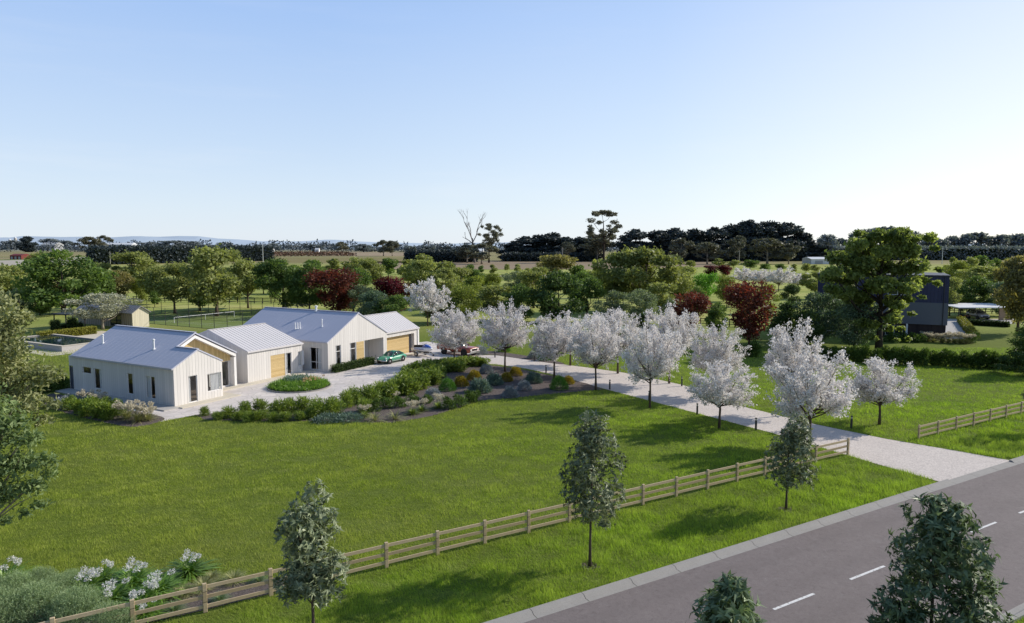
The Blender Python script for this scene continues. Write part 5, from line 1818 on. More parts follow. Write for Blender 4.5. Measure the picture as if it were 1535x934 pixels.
# bed at the end of the near wing
sp2 = [(rg.uniform(-.8, .8), rg.uniform(-.6, .6), rg.uniform(.8, 1.25)) for _ in range(26)]
PLM = [('foliage', strap_clump(81, 240, 1.2, .035, G_TUSS, .6)), ('flowers', umbels(82, sp2, .16, 46, G_CREAM, .12, .07))]
for x, y, s, lab in [(190, 628, 1.0, 'cream plumed grass clump at the corner of the near wing'), (208, 632, 1.05, 'largest cream plumed grass clump, nearest the house corner'), (222, 630, .8, 'thin plumed grass clump right at the wall end'),
                     (134, 607, .9, 'pale plumed clump beside the long wall'), (150, 609, .8, 'pale plumed clump by the concrete strip, next to its twin')]:
    plant('plumed_grass', lab, PLM, at(x, y, .016), rg.random() * 6, s, 'plumed grasses by the near wing')
for i, (x, y, s) in enumerate([(118, 620, 1.0), (132, 623, 1.1), (148, 626, 1.1), (162, 628, 1.05), (176, 622, 1.0), (158, 616, .9), (142, 615, .9), (104, 614, .9)]):
    plant('strappy_plant', 'dark strappy plant in the bed below the long shaded wall', [('foliage', LEAFY[i % 3])], at(x, y, .016), rg.random() * 6, s * .95, 'strappy plants below the shaded wall')
SIL = ball_shrub(83, 1500, .8, .7, .2, .05, G_BALLB, .3)
for x, y, lab in [(88, 611, 'silvery mound at the left end of the bed by the wall'), (100, 606, 'silvery mound against the concrete strip'), (116, 604, 'silvery mound near the door of the near wing')]:
    plant('silver_mound', lab, [('foliage', SIL)], at(x, y, .016), rg.random() * 6, .9, 'silvery mounds by the near wing', 'shrub')
for i, (x, y, s) in enumerate([(60, 590, 1.1), (70, 588, 1.1), (80, 586, 1.1), (90, 584, 1.1), (98, 582, 1.0)]):
    plant('strappy_plant', 'dark strappy plant in the row behind the near wing end', [('foliage', DK[i % 2])], at(x, y, 0), rg.random() * 6, (s * 1.1, s * 1.1, s * 1.2), 'strappy plants behind the near wing')

# foreground bed along the fence: rosemary-like mounds, white lilies, tussocks
def sprig_bush(seed, R, H, n):
    rng = np.random.default_rng(seed)
    d = unit(rng.normal(size=(n, 3)) + np.array([0, 0, .35]))
    d[:, 2] = np.abs(d[:, 2])
    base = d * np.array([R, R, H]) * (.35 + .6 * rng.random((n, 1)) ** .6)
    ax = unit(d * .55 + rng.normal(size=(n, 3)) * .22 + np.array([0, 0, .8]))
    Vs, ts = [], []
    for j in range(7):
        P = base + ax * (.035 * j)
        A = unit(ax * .8 + rng.normal(size=(n, 3)) * .65)
        Vs.append(leaf_verts(P, A, rng.normal(size=(n, 3)), .075 * (.7 + .6 * rng.random(n)), .013, .1))
        ts.append(np.clip(.1 + .09 * j + .35 * rng.random(n), 0, 1))
    return np_mesh('foliage', np.concatenate(Vs), 4, G_ROSE, np.concatenate(ts))
ROS = [sprig_bush(90 + i, .95, 1.0, 2600) for i in range(2)]
for i, (x, y, s, lab) in enumerate([(55, 925, 1.15, 'big grey green sprig bush at the bottom left corner'), (20, 900, 1.0, 'grey green sprig bush at the left edge'), (118, 930, 1.1, 'grey green sprig bush at the bottom beside the fence'), (85, 900, .9, 'grey green sprig bush behind the biggest'),
                                    (165, 950, .95, 'grey green sprig bush cut by the bottom edge at the fence'), (60, 884, .8, 'small grey green sprig bush farthest back'), (105, 884, .7, 'small grey green sprig bush next to the lilies'), (-10, 940, 1.2, 'grey green sprig bush cut by the left edge')]):
    plant('sprig_bush', lab, [('foliage', ROS[i % 2])], at(x, y, .016), i * 1.3, s, 'grey green sprig bushes along the fence', 'shrub')
LILY = []
for v in range(3):
    q = random.Random(v)
    sp = [(q.uniform(-.42, .42), q.uniform(-.42, .42), q.uniform(.60, .88)) for _ in range(7)]
    LILY.append([('foliage', strap_clump(95 + v, 200, 1.2, .075, G_STRAP2, .85))] + [('flower_head', umbels(98 + v * 9 + j, [sp[j]], .105, 50, G_PETAL, .085, .03)) for j in range(len(sp))] + [('stem', stalks([q_], .008, G_STRAP2)) for q_ in sp])
for i, (x, y, s, lab) in enumerate([(128, 893, 1.0, 'white flowering lily clump next to the sprig bushes, left of the group'), (150, 877, .95, 'white flowering lily clump at the back of the group'), (170, 905, 1.0, 'white flowering lily clump in front at the middle'), (200, 880, 1.05, 'tallest white flowering lily clump at the back'),
                                    (212, 912, .95, 'white flowering lily clump hugging the fence'), (238, 893, 1.05, 'white flowering lily clump at the right of the group'), (284, 862, .95, 'white flowering lily clump standing alone to the right'), (8, 876, 1.05, 'white flowering lily clump at the left edge'),
                                    (218, 925, .7, 'small lily clump right behind the fence rails')]):
    plant('lily_clump', lab, LILY[i % 3], at(x, y, .016), i * 2.1, s, 'white lily clumps in the fence bed')
TUS2 = [strap_clump(105, 420, .62, .012, G_TUSS, .7), strap_clump(106, 420, .6, .012, G_ROSE, .7)]
for i, (x, y, s, lab) in enumerate([(277, 892, 1.0, 'straw coloured tussock beside the lone lily'), (305, 882, 1.05, 'straw coloured tussock behind the second fence post'), (350, 872, 1.05, 'soft green tussock right of the straw ones'), (262, 916, .9, 'green tussock between the fence posts'),
                                    (330, 900, .8, 'small green tussock at the lower rail'), (388, 872, .75, 'small soft tussock near the street tree'), (318, 868, .8, 'pale tussock at the back of the bed')]):
    plant('tussock', lab, [('foliage', TUS2[0 if 'straw' in lab or 'pale' in lab else 1])], at(x, y, .016), i, s, 'grass tussocks in the fence bed')

# row of dark shrubs beyond the driveway
HD = [upright_shrub(110 + i, 1500, .95, 2.0, .26, .12, G_DARK) for i in range(3)]
xs_ = list(range(1117, 1145, 14)) + list(range(1236, 1560, 15))
for i, x in enumerate(xs_):
    y = 541 + (x - 1236) * .045 if x > 1200 else 534
    p = at(x + rg.uniform(-2, 2), y + rg.uniform(-.6, .6))
    s = rg.uniform(.62, .84)
    plant('dark_shrub', 'dark green upright shrub in the row along the far edge of the lawn', [('foliage', HD[i % 3])], p, rg.random() * 6, (s, s, s * rg.uniform(1.05, 1.3)), 'dark shrubs in the boundary row', 'shrub')

# clipped hedges
def hedge_mesh(seed, Lx, Ly, H, n, L, W, mat, rough=.05):
    rng = np.random.default_rng(seed)
    faces = [(Lx * Ly, 0), (Lx * H, 1), (Lx * H, 2), (Ly * H, 3), (Ly * H, 4)]
    ar = np.array([f[0] for f in faces])
    f = rng.choice(5, n, p=ar / ar.sum())
    u, v = rng.random(n) - .5, rng.random(n) - .5
    P = np.zeros((n, 3)); D = np.zeros((n, 3))
    for i, (axis, sgn) in enumerate(((2, 1), (1, -1), (1, 1), (0, -1), (0, 1))):
        q = f == i
        if axis == 2:
            P[q] = np.stack([u[q] * Lx, v[q] * Ly, np.full(q.sum(), H)], 1)
        elif axis == 1:
            P[q] = np.stack([u[q] * Lx, np.full(q.sum(), sgn * Ly / 2), (v[q] + .5) * H], 1)
        else:
            P[q] = np.stack([np.full(q.sum(), sgn * Lx / 2), u[q] * Ly, (v[q] + .5) * H], 1)
        D[q, axis] = sgn
    P += rng.normal(size=(n, 3)) * rough
    V = leaf_verts(P, unit(D + rng.normal(size=(n, 3)) * .9), rng.normal(size=(n, 3)), L * (.6 + .8 * rng.random(n)), W, .2)
    V[:, 2] = np.maximum(V[:, 2], .01)
    return np_mesh('foliage', V, 4, mat, np.clip(.1 + .8 * rng.random(n), 0, 1))

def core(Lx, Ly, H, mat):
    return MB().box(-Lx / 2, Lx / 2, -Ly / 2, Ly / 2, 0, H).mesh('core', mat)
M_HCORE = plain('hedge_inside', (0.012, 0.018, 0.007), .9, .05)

def hedge(name, label, c, rz, Lx, Ly, H, n, L, W, mat, group=None, rough=.05, corem=None):
    r = thing(name, label, 'hedge', c, rz, group)
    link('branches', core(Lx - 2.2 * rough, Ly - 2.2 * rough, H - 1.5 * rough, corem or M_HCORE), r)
    link('foliage', hedge_mesh(int(abs(c[0]) * 7) + 1, Lx, Ly, H, n, L, W, mat, rough), r)
    return r
def hedge_between(a, b, Ly, H, *args, name='hedge', **kw):
    d = b - a
    return hedge(name, args[0], (a + b) / 2, math.atan2(d.y, d.x), d.length, Ly, H, *args[1:], **kw)

G_BOX = leaf_mat('box_hedge_leaf', (0.010, 0.022, 0.006), (0.045, 0.070, 0.016), trans=.2)
G_BOXY = leaf_mat('golden_hedge_leaf', (0.055, 0.062, 0.008), (0.20, 0.185, 0.030), trans=.2)
ha, hb_ = hw(CX0 - .05, CY - .75), hw(CX0 + 6.4, CY - .75)
hedge_between(ha, hb_, .6, .75, 'clipped dark box hedge under the windows of the tall wing', 2600, .13, .08, G_BOX)

# ================================================================== timber fences
M_FENCE = timber('weathered_fence_timber', (0.40, 0.30, 0.18), (0.57, 0.445, 0.285), 0.4, 'h')
def rail_fence(name, label, pts, H, post, rail, levels, mat, rail_side=-1, group=None):
    """posts at the points; rails butt from post to post on the road side"""
    r = thing(name, label, 'fence', (pts[0].x, pts[0].y, 0), 0, group)
    o = Vector((pts[0].x, pts[0].y, 0))
    for p in pts:
        q = p - o
        d = (pts[1] - pts[0]).normalized()
        a = math.atan2(d.y, d.x)
        m = MB()
        w_, t_ = post
        c_, s_ = math.cos(a), math.sin(a)
        def P(u, v, z):
            return (q.x + u * c_ - v * s_, q.y + u * s_ + v * c_, z)
        m.hexa([P(-w_ / 2, -t_ / 2, -.1), P(w_ / 2, -t_ / 2, -.1), P(w_ / 2, t_ / 2, -.1), P(-w_ / 2, t_ / 2, -.1)], [P(-w_ / 2, -t_ / 2, H), P(w_ / 2, -t_ / 2, H), P(w_ / 2, t_ / 2, H), P(-w_ / 2, t_ / 2, H)])
        m.obj('post', mat, r, bevel=.012)
    for i in range(len(pts) - 1):
        a, b = pts[i] - o, pts[i + 1] - o
        d = (b - a).normalized()
        a, b = a + d * (post[0] / 2 + .002), b - d * (post[0] / 2 + .002)
        for z in levels:
            jz = random.uniform(-.012, .012)
            MB().bar((a.x, a.y, z + jz), (b.x, b.y, z - jz * .5), rail[0], rail[1]).obj('rail', mat, r)
    return r
random.seed(3)
end = RD.dot(at(1271, 682))
fp = [rp(RD.dot(at(580, 852)) + 2.345 * i, C_FENCE) for i in range(-8, 13)]
fp = [p for p in fp if RD.dot(p) < end - .6] + [rp(end, C_FENCE)]
rail_fence('post_and_rail_fence', 'pale timber post and rail fence left of the driveway, between lawn and verge', fp, 1.12, (.15, .10), (.045, .13), (.24, .60, .97), M_FENCE)
s0, s1 = RD.dot(at(1377, 659)), 75
fp = [rp(s0 + 2.42 * i, 26.75) for i in range(int((s1 - s0) / 2.42))]
rail_fence('post_and_rail_fence', 'pale timber post and rail fence right of the driveway, on the far lawn', fp, 1.05, (.15, .10), (.045, .12), (.24, .58, .93), M_FENCE)

# black rail fences across the paddocks
M_BLACKF = plain('black_stained_timber', (0.018, 0.016, 0.015), .7, .2)
def px_fence(label, a, b, n, H=1.3, levels=(.4, .8, 1.2)):
    A, B = at(*a), at(*b)
    rail_fence('black_rail_fence', label, [A.lerp(B, i / n) for i in range(n + 1)], H, (.14, .14), (.05, .11), levels, M_BLACKF, group='black paddock fences')
px_fence('black rail fence behind the red forked tree', (1050, 488), (1175, 493), 14)
px_fence('black rail fence behind the carport', (1412, 468), (1545, 472), 14)
px_fence('black rail fence crossing the pale paddock above the lime green tree', (1010, 462), (1290, 466), 24)
px_fence('black rail fence behind the darkest tree in the middle', (885, 455), (1010, 458), 10)
px_fence('black rail fence across the paddock behind the tennis court', (200, 452), (470, 456), 22)
px_fence('black rail fence at the far edge of the middle paddock', (690, 419), (870, 420), 18)
px_fence('black rail fence in the far right paddock', (1410, 432), (1545, 434), 12)
px_fence('black rail fence at the far left behind the pool', (-20, 447), (130, 450), 14)

# ================================================================== bollard lights
def bollard(px, py, label):
    r = thing('bollard_light', label, 'bollard', at(px, py), 0, 'black bollard lights beside the driveway')
    MB().lathe([(.075, -.05), (.075, .74), (.0, .74)], sides=14).obj('post', M_DARKMET, r)
    MB().lathe([(.055, .741), (.055, .86)], sides=14).obj('lens', M_FROST, r)
    MB().lathe([(.0, .861), (.085, .861), (.085, .92), (.06, .94), (.0, .94)], sides=14).obj('cap', M_DARKMET, r)
M_FROST = plain('frosted_lens', (.45, .45, .43), .4, .3)
for px, py, lab in [(1133, 645, 'black bollard light nearest the fence end on the near driveway edge'), (1045, 622, 'black bollard light left of the low spreading blossom tree'), (973, 602, 'black bollard light beside the trunk in the middle of the near row'), (914, 584, 'black bollard light at the tip of the mulch bed'),
                    (818.5, 560, 'black bollard light at the back of the mulch garden'), (1022, 579, 'black bollard light on the far driveway edge behind a blossom tree'), (742, 536, 'black bollard light on the far bed behind the tree trunk'), (801, 542, 'black bollard light at the right of the far bed'),
                    (1276, 642, 'black bollard light under the right side of the largest blossom tree')]:
    bollard(px, py, lab)
# ================================================================== vehicles
def paint(name, col, rough=.28, metal=0.0):
    k = Mat(name)
    n1 = k.noise(k.obj(), 4, 4)
    return k.done(k.mix(n1, tuple(x * .93 for x in col), col), rough, .5, metal, coat=.6)
M_TYRE = plain('tyre_rubber', (.018, .018, .019), .85, .2)
M_CHROME = plain('bright_metal', (.62, .62, .63), .2, .5, .9, var=.03)
M_RIM = plain('silver_rim', (.55, .55, .56), .35, .5, .6, var=.05)
M_CARGLASS = plain('car_glass', (.020, .026, .030), .06, .7, var=.02)
M_LAMP = plain('lamp_lens', (.75, .75, .72), .15, .6, var=.02)
M_REDLAMP = plain('red_lens', (.35, .02, .015), .2, .5, var=.02)
M_BLACKPL = plain('black_plastic', (.022, .022, .023), .6, .3)

def ring(x, wb, ww, wt, zb, zm, zt, zc):
    return [(x, -wb, zb), (x, -ww, zm), (x, -wt, zt), (x, -wt * .5, zc - (zc - zt) * .25), (x, 0, zc), (x, wt * .5, zc - (zc - zt) * .25), (x, wt, zt), (x, ww, zm), (x, wb, zb)]

def wheel(par, x, y, r, w_, rim=None):
    m = MB()
    prof = [(r * .62, -w_ / 2), (r * .94, -w_ / 2), (r, -w_ * .34), (r, w_ * .34), (r * .94, w_ / 2), (r * .62, w_ / 2)]
    n0 = 22
    for q, z in prof:
        for j in range(n0):
            a = 2 * math.pi * j / n0
            m.v.append((q * math.cos(a), z, q * math.sin(a)))
    for i in range(len(prof) - 1):
        for j in range(n0):
            a, b = i * n0 + j, i * n0 + (j + 1) % n0
            m.f.append((a, b, b + n0, a + n0))
    wo = m.obj('wheel', M_TYRE, par, True, (x, y, r))
    s = -1 if y < 0 else 1
    d = MB()
    d.cyl((0, s * w_ * .28, 0), (0, 1, 0), r * .63, w_ * .1, 20)
    for j in range(5):
        a = 2 * math.pi * j / 5
        d.bar((0, s * w_ * .38, 0), (math.cos(a) * r * .6, s * w_ * .36, math.sin(a) * r * .6), r * .18, .03, (0, 1, 0))
    d.cyl((0, s * w_ * .40, 0), (0, 1, 0), r * .16, .05, 12)
    d.obj('rim', rim or M_RIM, wo)
    return wo

def cabin(par, stations, mat_body, glass_name='windscreen', pillars=True):
    """stations: (x, half width at belt, z belt, half width at roof, z roof) front to rear; first and last slope to the glass"""
    m = MB()
    rings = []
    for x, wb, zb, wr, zr in stations:
        rings.append([(x, -wb, zb), (x, -wr, zr), (x, 0, zr + (.025 if zr > zb + .1 else 0)), (x, wr, zr), (x, wb, zb)])
    m.loft(rings)
    g = m.obj('window_band', M_CARGLASS, par, True)
    roof = [s for s in stations if s[4] > s[2] + .25]
    r = MB()
    top = [[(x, -wr - .012, zr - .035), (x, -wr * .9, zr + .016), (x, 0, zr + .045), (x, wr * .9, zr + .016), (x, wr + .012, zr - .035)] for x, wb, zb, wr, zr in roof]
    r.loft(top)
    r.obj('roof', mat_body, par, True)
    p = MB()
    a, b = stations[0], roof[0]
    c, d = roof[-1], stations[-1]
    for s in (-1, 1):
        p.bar((a[0], s * (a[1] + .004), a[2]), (b[0], s * (b[3] + .008), b[4]), .05, .05)
        p.bar((c[0], s * (c[3] + .008), c[4]), (d[0], s * (d[1] + .004), d[2]), .09, .06)
        mid = roof[len(roof) // 2]
        p.bar((mid[0], s * (mid[1] + .01), mid[2]), (mid[0], s * (mid[3] + .012), mid[4]), .05, .05)
    p.obj('pillar', mat_body, par)
    return g

def ground_heading(hx, hy):
    return math.atan2(hy, hx)

# --- green coupe: +x is the nose
def coupe():
    body_m = paint('jade_green_paint', (.055, .29, .175), .22)
    r = thing('sports_car', 'green classic sports coupe with chrome bumpers parked before the tall wing', 'car', (-14.0, 80.6, .014), math.radians(241))
    m = MB()
    st = [(-2.02, .45, .55, .40, .42, .52, .60, .62), (-1.95, .62, .72, .60, .30, .50, .68, .72), (-1.55, .70, .81, .68, .22, .52, .80, .88), (-1.1, .72, .83, .70, .20, .52, .84, .93), (-.5, .72, .80, .72, .19, .50, .83, .86), (.2, .72, .79, .72, .19, .50, .80, .84),
          (.75, .72, .80, .72, .19, .50, .80, .80), (1.2, .70, .82, .70, .21, .52, .80, .74), (1.6, .64, .78, .64, .27, .50, .74, .66), (1.92, .52, .66, .52, .36, .48, .60, .56), (2.05, .40, .52, .38, .42, .47, .52, .50)]
    m.loft([ring(*s) for s in st])
    b = m.obj('body', body_m, r, True)
    cabin(r, [(.78, .66, .80, .60, .80), (.18, .68, .82, .50, 1.22), (-.25, .69, .84, .50, 1.29), (-.75, .69, .86, .49, 1.24), (-1.55, .60, .88, .40, .89)], body_m)
    for x, y in ((1.28, -.74), (1.28, .74), (-1.12, -.74), (-1.12, .74)):
        wheel(r, x, y, .315, .19)
        MB().cyl((x, (.80 if y > 0 else -.80), .315), (0, 1, 0), .37, .05, 22).obj('wheel_arch', M_BLACKPL, r)
    for s in (-1, 1):
        h = MB().lathe([(.0, .05), (.07, .045), (.115, .01), (.125, -.06)], (0, 0, 0), 14).obj('headlight', M_LAMP, r, True, None)
        h.location = (1.78, s * .60, .64)
        h.rotation_euler = (0, math.radians(65), 0)
        MB().bar((-2.0, s * .35, .60), (-1.97, s * .62, .62), .06, .1).obj('tail_light', M_REDLAMP, r)
        MB().bar((.35, s * .80, .86), (.45, s * .93, .88), .07, .09).obj('mirror', M_CHROME, r)
        MB().bar((-.9, s * .812, .30), (.9, s * .812, .30), .03, .04).obj('sill_trim', M_CHROME, r)
    MB().tube([(1.75, -.74, .42), (1.98, -.58, .42), (2.09, -.3, .42), (2.11, 0, .42), (2.09, .3, .42), (1.98, .58, .42), (1.75, .74, .42)], .055, 8).obj('bumper', M_CHROME, r, True)
    MB().tube([(-1.7, -.78, .46), (-1.98, -.62, .46), (-2.07, 0, .46), (-1.98, .62, .46), (-1.7, .78, .46)], .055, 8).obj('bumper', M_CHROME, r, True)
coupe()

# --- red dual cab pickup
def pickup():
    red = paint('burnt_red_paint', (.34, .082, .042), .3)
    hd = Vector((.80, -.60, 0))
    r = thing('pickup_truck', 'burnt red dual cab pickup truck with open tray on the driveway behind a blossom tree', 'pickup truck', (-6.7, 86.3, .014), ground_heading(hd.x, hd.y))
    m = MB()
    st = [(-.55, .86, .92, .88, .45, .72, 1.06, 1.08), (.5, .86, .93, .88, .45, .72, 1.06, 1.10), (1.05, .86, .93, .88, .45, .72, 1.08, 1.16), (1.8, .86, .94, .86, .45, .74, 1.08, 1.15), (2.45, .84, .93, .84, .46, .74, 1.04, 1.10), (2.68, .78, .86, .78, .50, .74, .98, 1.02)]
    m.loft([ring(*s) for s in st])
    m.obj('body', red, r, True)
    t = MB()
    for s in (-1, 1):
        t.hexa([(-2.65, s * .92 - .04, .55), (-.57, s * .92 - .04, .55), (-.57, s * .92 + .04, .55), (-2.65, s * .92 + .04, .55)], [(-2.65, s * .92 - .04, 1.12), (-.57, s * .92 - .04, 1.12), (-.57, s * .92 + .04, 1.12), (-2.65, s * .92 + .04, 1.12)])
    t.box(-2.65, -.57, -.875, .875, .55, .66)
    t.box(-.66, -.575, -.875, .875, .661, 1.12)
    t.obj('tray', red, r, bevel=.02)
    MB().box(-2.72, -2.655, -.90, .90, .58, 1.10).obj('tailgate', red, r, bevel=.015)
    cabin(r, [(1.12, .84, 1.12, .80, 1.13), (.42, .84, 1.10, .66, 1.72), (-.1, .84, 1.10, .67, 1.78), (-.45, .84, 1.10, .67, 1.76), (-.56, .84, 1.09, .74, 1.40)], red)
    for x, y in ((1.72, -.83), (1.72, .83), (-1.55, -.83), (-1.55, .83)):
        wheel(r, x, y, .40, .26, M_BLACKPL)
        MB().cyl((x, (.93 if y > 0 else -.93), .46), (0, 1, 0), .50, .06, 24).obj('wheel_arch', M_BLACKPL, r)
    MB().box(2.66, 2.80, -.88, .88, .42, .68).obj('bumper', M_CHROME, r, bevel=.03)
    MB().box(2.64, 2.71, -.48, .48, .71, .96).obj('grille', M_BLACKPL, r)
    MB().box(-2.86, -2.74, -.85, .85, .48, .60).obj('bumper', M_CHROME, r, bevel=.02)
    for s in (-1, 1):
        MB().box(2.58, 2.69, min(s * .5, s * .80), max(s * .5, s * .80), .74, .94).obj('headlight', M_LAMP, r, bevel=.02)
        MB().box(-2.735, -2.70, min(s * .82, s * .93), max(s * .82, s * .93), .68, 1.02).obj('tail_light', M_REDLAMP, r)
        MB().box(.75, .92, min(s * .95, s * 1.14), max(s * .95, s * 1.14), 1.12, 1.30).obj('mirror', M_BLACKPL, r, bevel=.02)
        MB().box(-.9, 1.15, min(s * .90, s * 1.0), max(s * .90, s * 1.0), .36, .42).obj('side_step', M_BLACKPL, r)
    MB().tube([(-.75, -.80, 1.1), (-.80, -.70, 1.58), (-.80, .70, 1.58), (-.75, .80, 1.1)], .04, 8).obj('roll_bar', M_BLACKPL, r)
pickup()

# --- jet ski on its trailer behind the truck
def trailer_and_ski():
    hd = math.atan2(-.60, .80)
    p = at(634, 533.5, .014)
    r = thing('boat_trailer', 'galvanised two wheeled trailer carrying the watercraft behind the pickup truck', 'trailer', p, hd)
    gal = plain('galvanised_steel', (.42, .43, .44), .4, .4, .6)
    m = MB()
    for s in (-1, 1):
        m.bar((-1.5, s * .55, .42), (.9, s * .55, .42), .06, .09)
        m.bar((.9, s * .55, .42), (1.9, 0, .42), .06, .09)
    for x in (-1.4, -.3, .8):
        m.bar((x, -.53, .42), (x, .53, .42), .06, .06)
    m.bar((1.9, 0, .42), (2.5, 0, .42), .07, .09)
    m.obj('frame', gal, r)
    for s in (-1, 1):
        wheel(r, -.35, s * .80, .27, .17)
        g = MB()
        pts = [(-.35 + .36 * math.cos(a), s * .80, .27 + .36 * math.sin(a)) for a in [math.pi * (.08 + .84 * i / 8) for i in range(9)]]
        for i in range(8):
            g.bar(pts[i], pts[i + 1], .20, .015, (0, 1, 0) if False else (0, 0, 1))
        g.obj('mudguard', gal, r)
        MB().bar((-1.3, s * .28, .50), (1.2, s * .28, .52), .10, .07).obj('bunk', M_BLACKPL, r)
    MB().box(-1.62, -1.56, -.75, .75, .34, .46).obj('light_board', M_REDLAMP, r)
    MB().cyl((1.75, 0, .25), (0, 1, 0), .11, .07, 14).obj('jockey_wheel', M_TYRE, r)
    white, blue = paint('gloss_white', (.78, .78, .80), .25), paint('gloss_blue', (.03, .09, .42), .25)
    k = thing('jet_ski', 'white and blue personal watercraft with dark saddle standing on the trailer', 'jet ski', p + Vector((0, 0, .56)), hd)
    m = MB()
    st = [(-1.55, .40, .50, .46, .02, .18, .36, .38), (-1.0, .36, .56, .52, 0, .20, .42, .46), (-.2, .34, .58, .52, 0, .22, .46, .52), (.5, .28, .54, .46, .02, .26, .50, .60), (1.05, .16, .40, .32, .10, .34, .54, .62), (1.45, .06, .20, .14, .26, .42, .54, .58), (1.62, .02, .06, .04, .40, .46, .52, .53)]
    m.loft([ring(*s) for s in st])
    m.obj('hull', white, k, True)
    m = MB()
    m.loft([ring(*s) for s in [(.25, .30, .34, .22, .50, .62, .84, .90), (.65, .30, .35, .24, .56, .64, .84, .92), (1.05, .20, .26, .16, .58, .64, .74, .78), (1.42, .06, .10, .06, .54, .57, .60, .62)]])
    m.obj('bonnet', blue, k, True)
    m = MB()
    m.loft([ring(*s) for s in [(-1.35, .16, .20, .16, .40, .52, .66, .70), (-.7, .18, .22, .17, .44, .56, .72, .76), (.0, .15, .18, .13, .48, .60, .76, .80), (.24, .10, .14, .10, .50, .62, .82, .84)]])
    m.obj('seat', M_BLACKPL, k, True)
    MB().tube([(.30, -.38, 1.0), (.38, -.12, .95), (.38, .12, .95), (.30, .38, 1.0)], .025, 6).obj('handlebar', M_BLACKPL, k)
    for s in (-1, 1):
        MB().bar((-.9, s * .575, .30), (.6, s * .565, .36), .02, .09).obj('stripe', blue, k)
        MB().bar((.62, s * .36, .86), (.70, s * .46, .88), .05, .09).obj('mirror', white, k)
trailer_and_ski()

# ================================================================== pool and pool house
Q = at(93, 527.5)
def pl(u, v, z=0.0):
    p = Q + HU * u + HV * v
    return Vector((p.x, p.y, z))
WL, WW = 14.5, 6.5
struct(MB().poly([pl(-2.6, -2.5, .012), pl(WW + 9, -2.5, .012), pl(WW + 9, WL + 3, .012), pl(-2.6, WL + 3, .012)]).obj('pool_paving', M_SLAB))
pool = thing('swimming_pool', 'raised rectangular swimming pool with pale rendered walls beyond the near wing', 'pool', Q, HRZ)
m = MB()
m.box(0, .35, 0, WL, 0, .70); m.box(WW - .35, WW, 0, WL, 0, .70); m.box(.351, WW - .351, 0, .35, 0, .70); m.box(.351, WW - .351, WL - .35, WL, 0, .70)
m.obj('wall', concrete('pool_render', (.40, .38, .37), (.48, .46, .44)), pool)
m = MB()
m.box(-.06, .41, -.06, WL + .06, .702, .75); m.box(WW - .41, WW + .06, -.06, WL + .06, .702, .75); m.box(.412, WW - .412, -.06, .41, .702, .75); m.box(.412, WW - .412, WL - .41, WL + .06, .702, .75)
m.obj('coping', M_SLAB, pool)
def water_mat():
    k = Mat('pool_water')
    n1 = k.noise(k.pos(), 2.5, 3)
    return k.done((.010, .028, .038), .04, .6, normal=k.bump(n1, .05, .03))
MB().poly([(.352, .352, .62), (WW - .352, .352, .62), (WW - .352, WL - .352, .62), (.352, WL - .352, .62)]).obj('water', water_mat(), pool)

hedge_between(at(58, 510), at(142, 500), 1.0, 1.05, 'clipped golden hedge behind the pool', 3600, .16, .10, G_BOXY, corem=plain('golden_hedge_inside', (.03, .03, .006), .9, .05))
hedge_between(at(91, 497), at(122, 493), .9, 1.0, 'short dark hedge piece before the pool house', 1600, .16, .10, G_BOX)
for px, py, lab in ((83.5, 500, 'dark clipped column shrub, left of a pair by the pool pergola'), (108.5, 497, 'dark clipped column shrub, right of a pair by the pool pergola')):
    plant('column_shrub', lab, [('branches', core(.9, .9, 1.9, M_HCORE)), ('foliage', hedge_mesh(int(px), 1.0, 1.0, 2.0, 1100, .16, .1, G_BOX))], at(px, py), HRZ, 1.0, 'dark clipped columns by the pool', 'shrub')
g0 = at(82, 491)
pg = thing('pergola', 'dark flat topped pergola between the pool columns and the pool house', 'pergola', g0, HRZ)
MB().box(-.2, 3.2, -3.8, .4, 2.2, 2.38).obj('roof', M_DARKMET, pg)
for x, y in ((0, 0), (3, 0), (0, -3.4), (3, -3.4)):
    MB().box(x - .07, x + .07, y - .07, y + .07, -.05, 2.198).obj('post', M_DARKMET, pg)

ph_o = at(199, 492)
ph = thing('pool_house', 'small cream pool house with slatted side wall behind the flowering tree', 'pool house', ph_o, HRZ)
cream = cladding('cream_cladding', (.66, .60, .46), .3, .1, .75)
phL, phW, pe = 15.5, 2.9, 2.5
w1 = Wall((0, 0), (phW, 0), pe, gable=[(0, pe), (phW, pe), (phW / 2, pe + .95)], root=ph, mat=cream)
slat = cladding('slatted_boards', (.42, .36, .30), .55, .3, .35)
Wall((0, phL), (0, 0), pe, holes=((9.5, 12.5, .1, 2.2),), root=ph, mat=slat)
Wall((phW, 0), (phW, phL), pe, root=ph, mat=cream)
Wall((phW, phL), (0, phL), pe, gable=[(0, pe), (phW, pe), (phW / 2, pe + .95)], root=ph, mat=cream)
m = MB()
sl = .95 / (phW / 2)
roof_slab(m, (-.25, phL + .2, pe + .125 - .25 * sl), (-.25, -.3, pe + .125 - .25 * sl), (phW / 2, -.3, pe + .95 + .125), (phW / 2, phL + .2, pe + .95 + .125))
roof_slab(m, (phW + .25, -.3, pe + .125 - .25 * sl), (phW + .25, phL + .2, pe + .125 - .25 * sl), (phW / 2 + .002, phL + .2, pe + .95 + .125), (phW / 2 + .002, -.3, pe + .95 + .125))
m.obj('roof', plain('grey_sheet_roof', (.22, .22, .24), .5, .4), ph)
dr = MB(); dr.box(.04, .10, phL - 12.48, phL - 9.52, .1, 2.19); dr.obj('door', M_CARGLASS, ph)

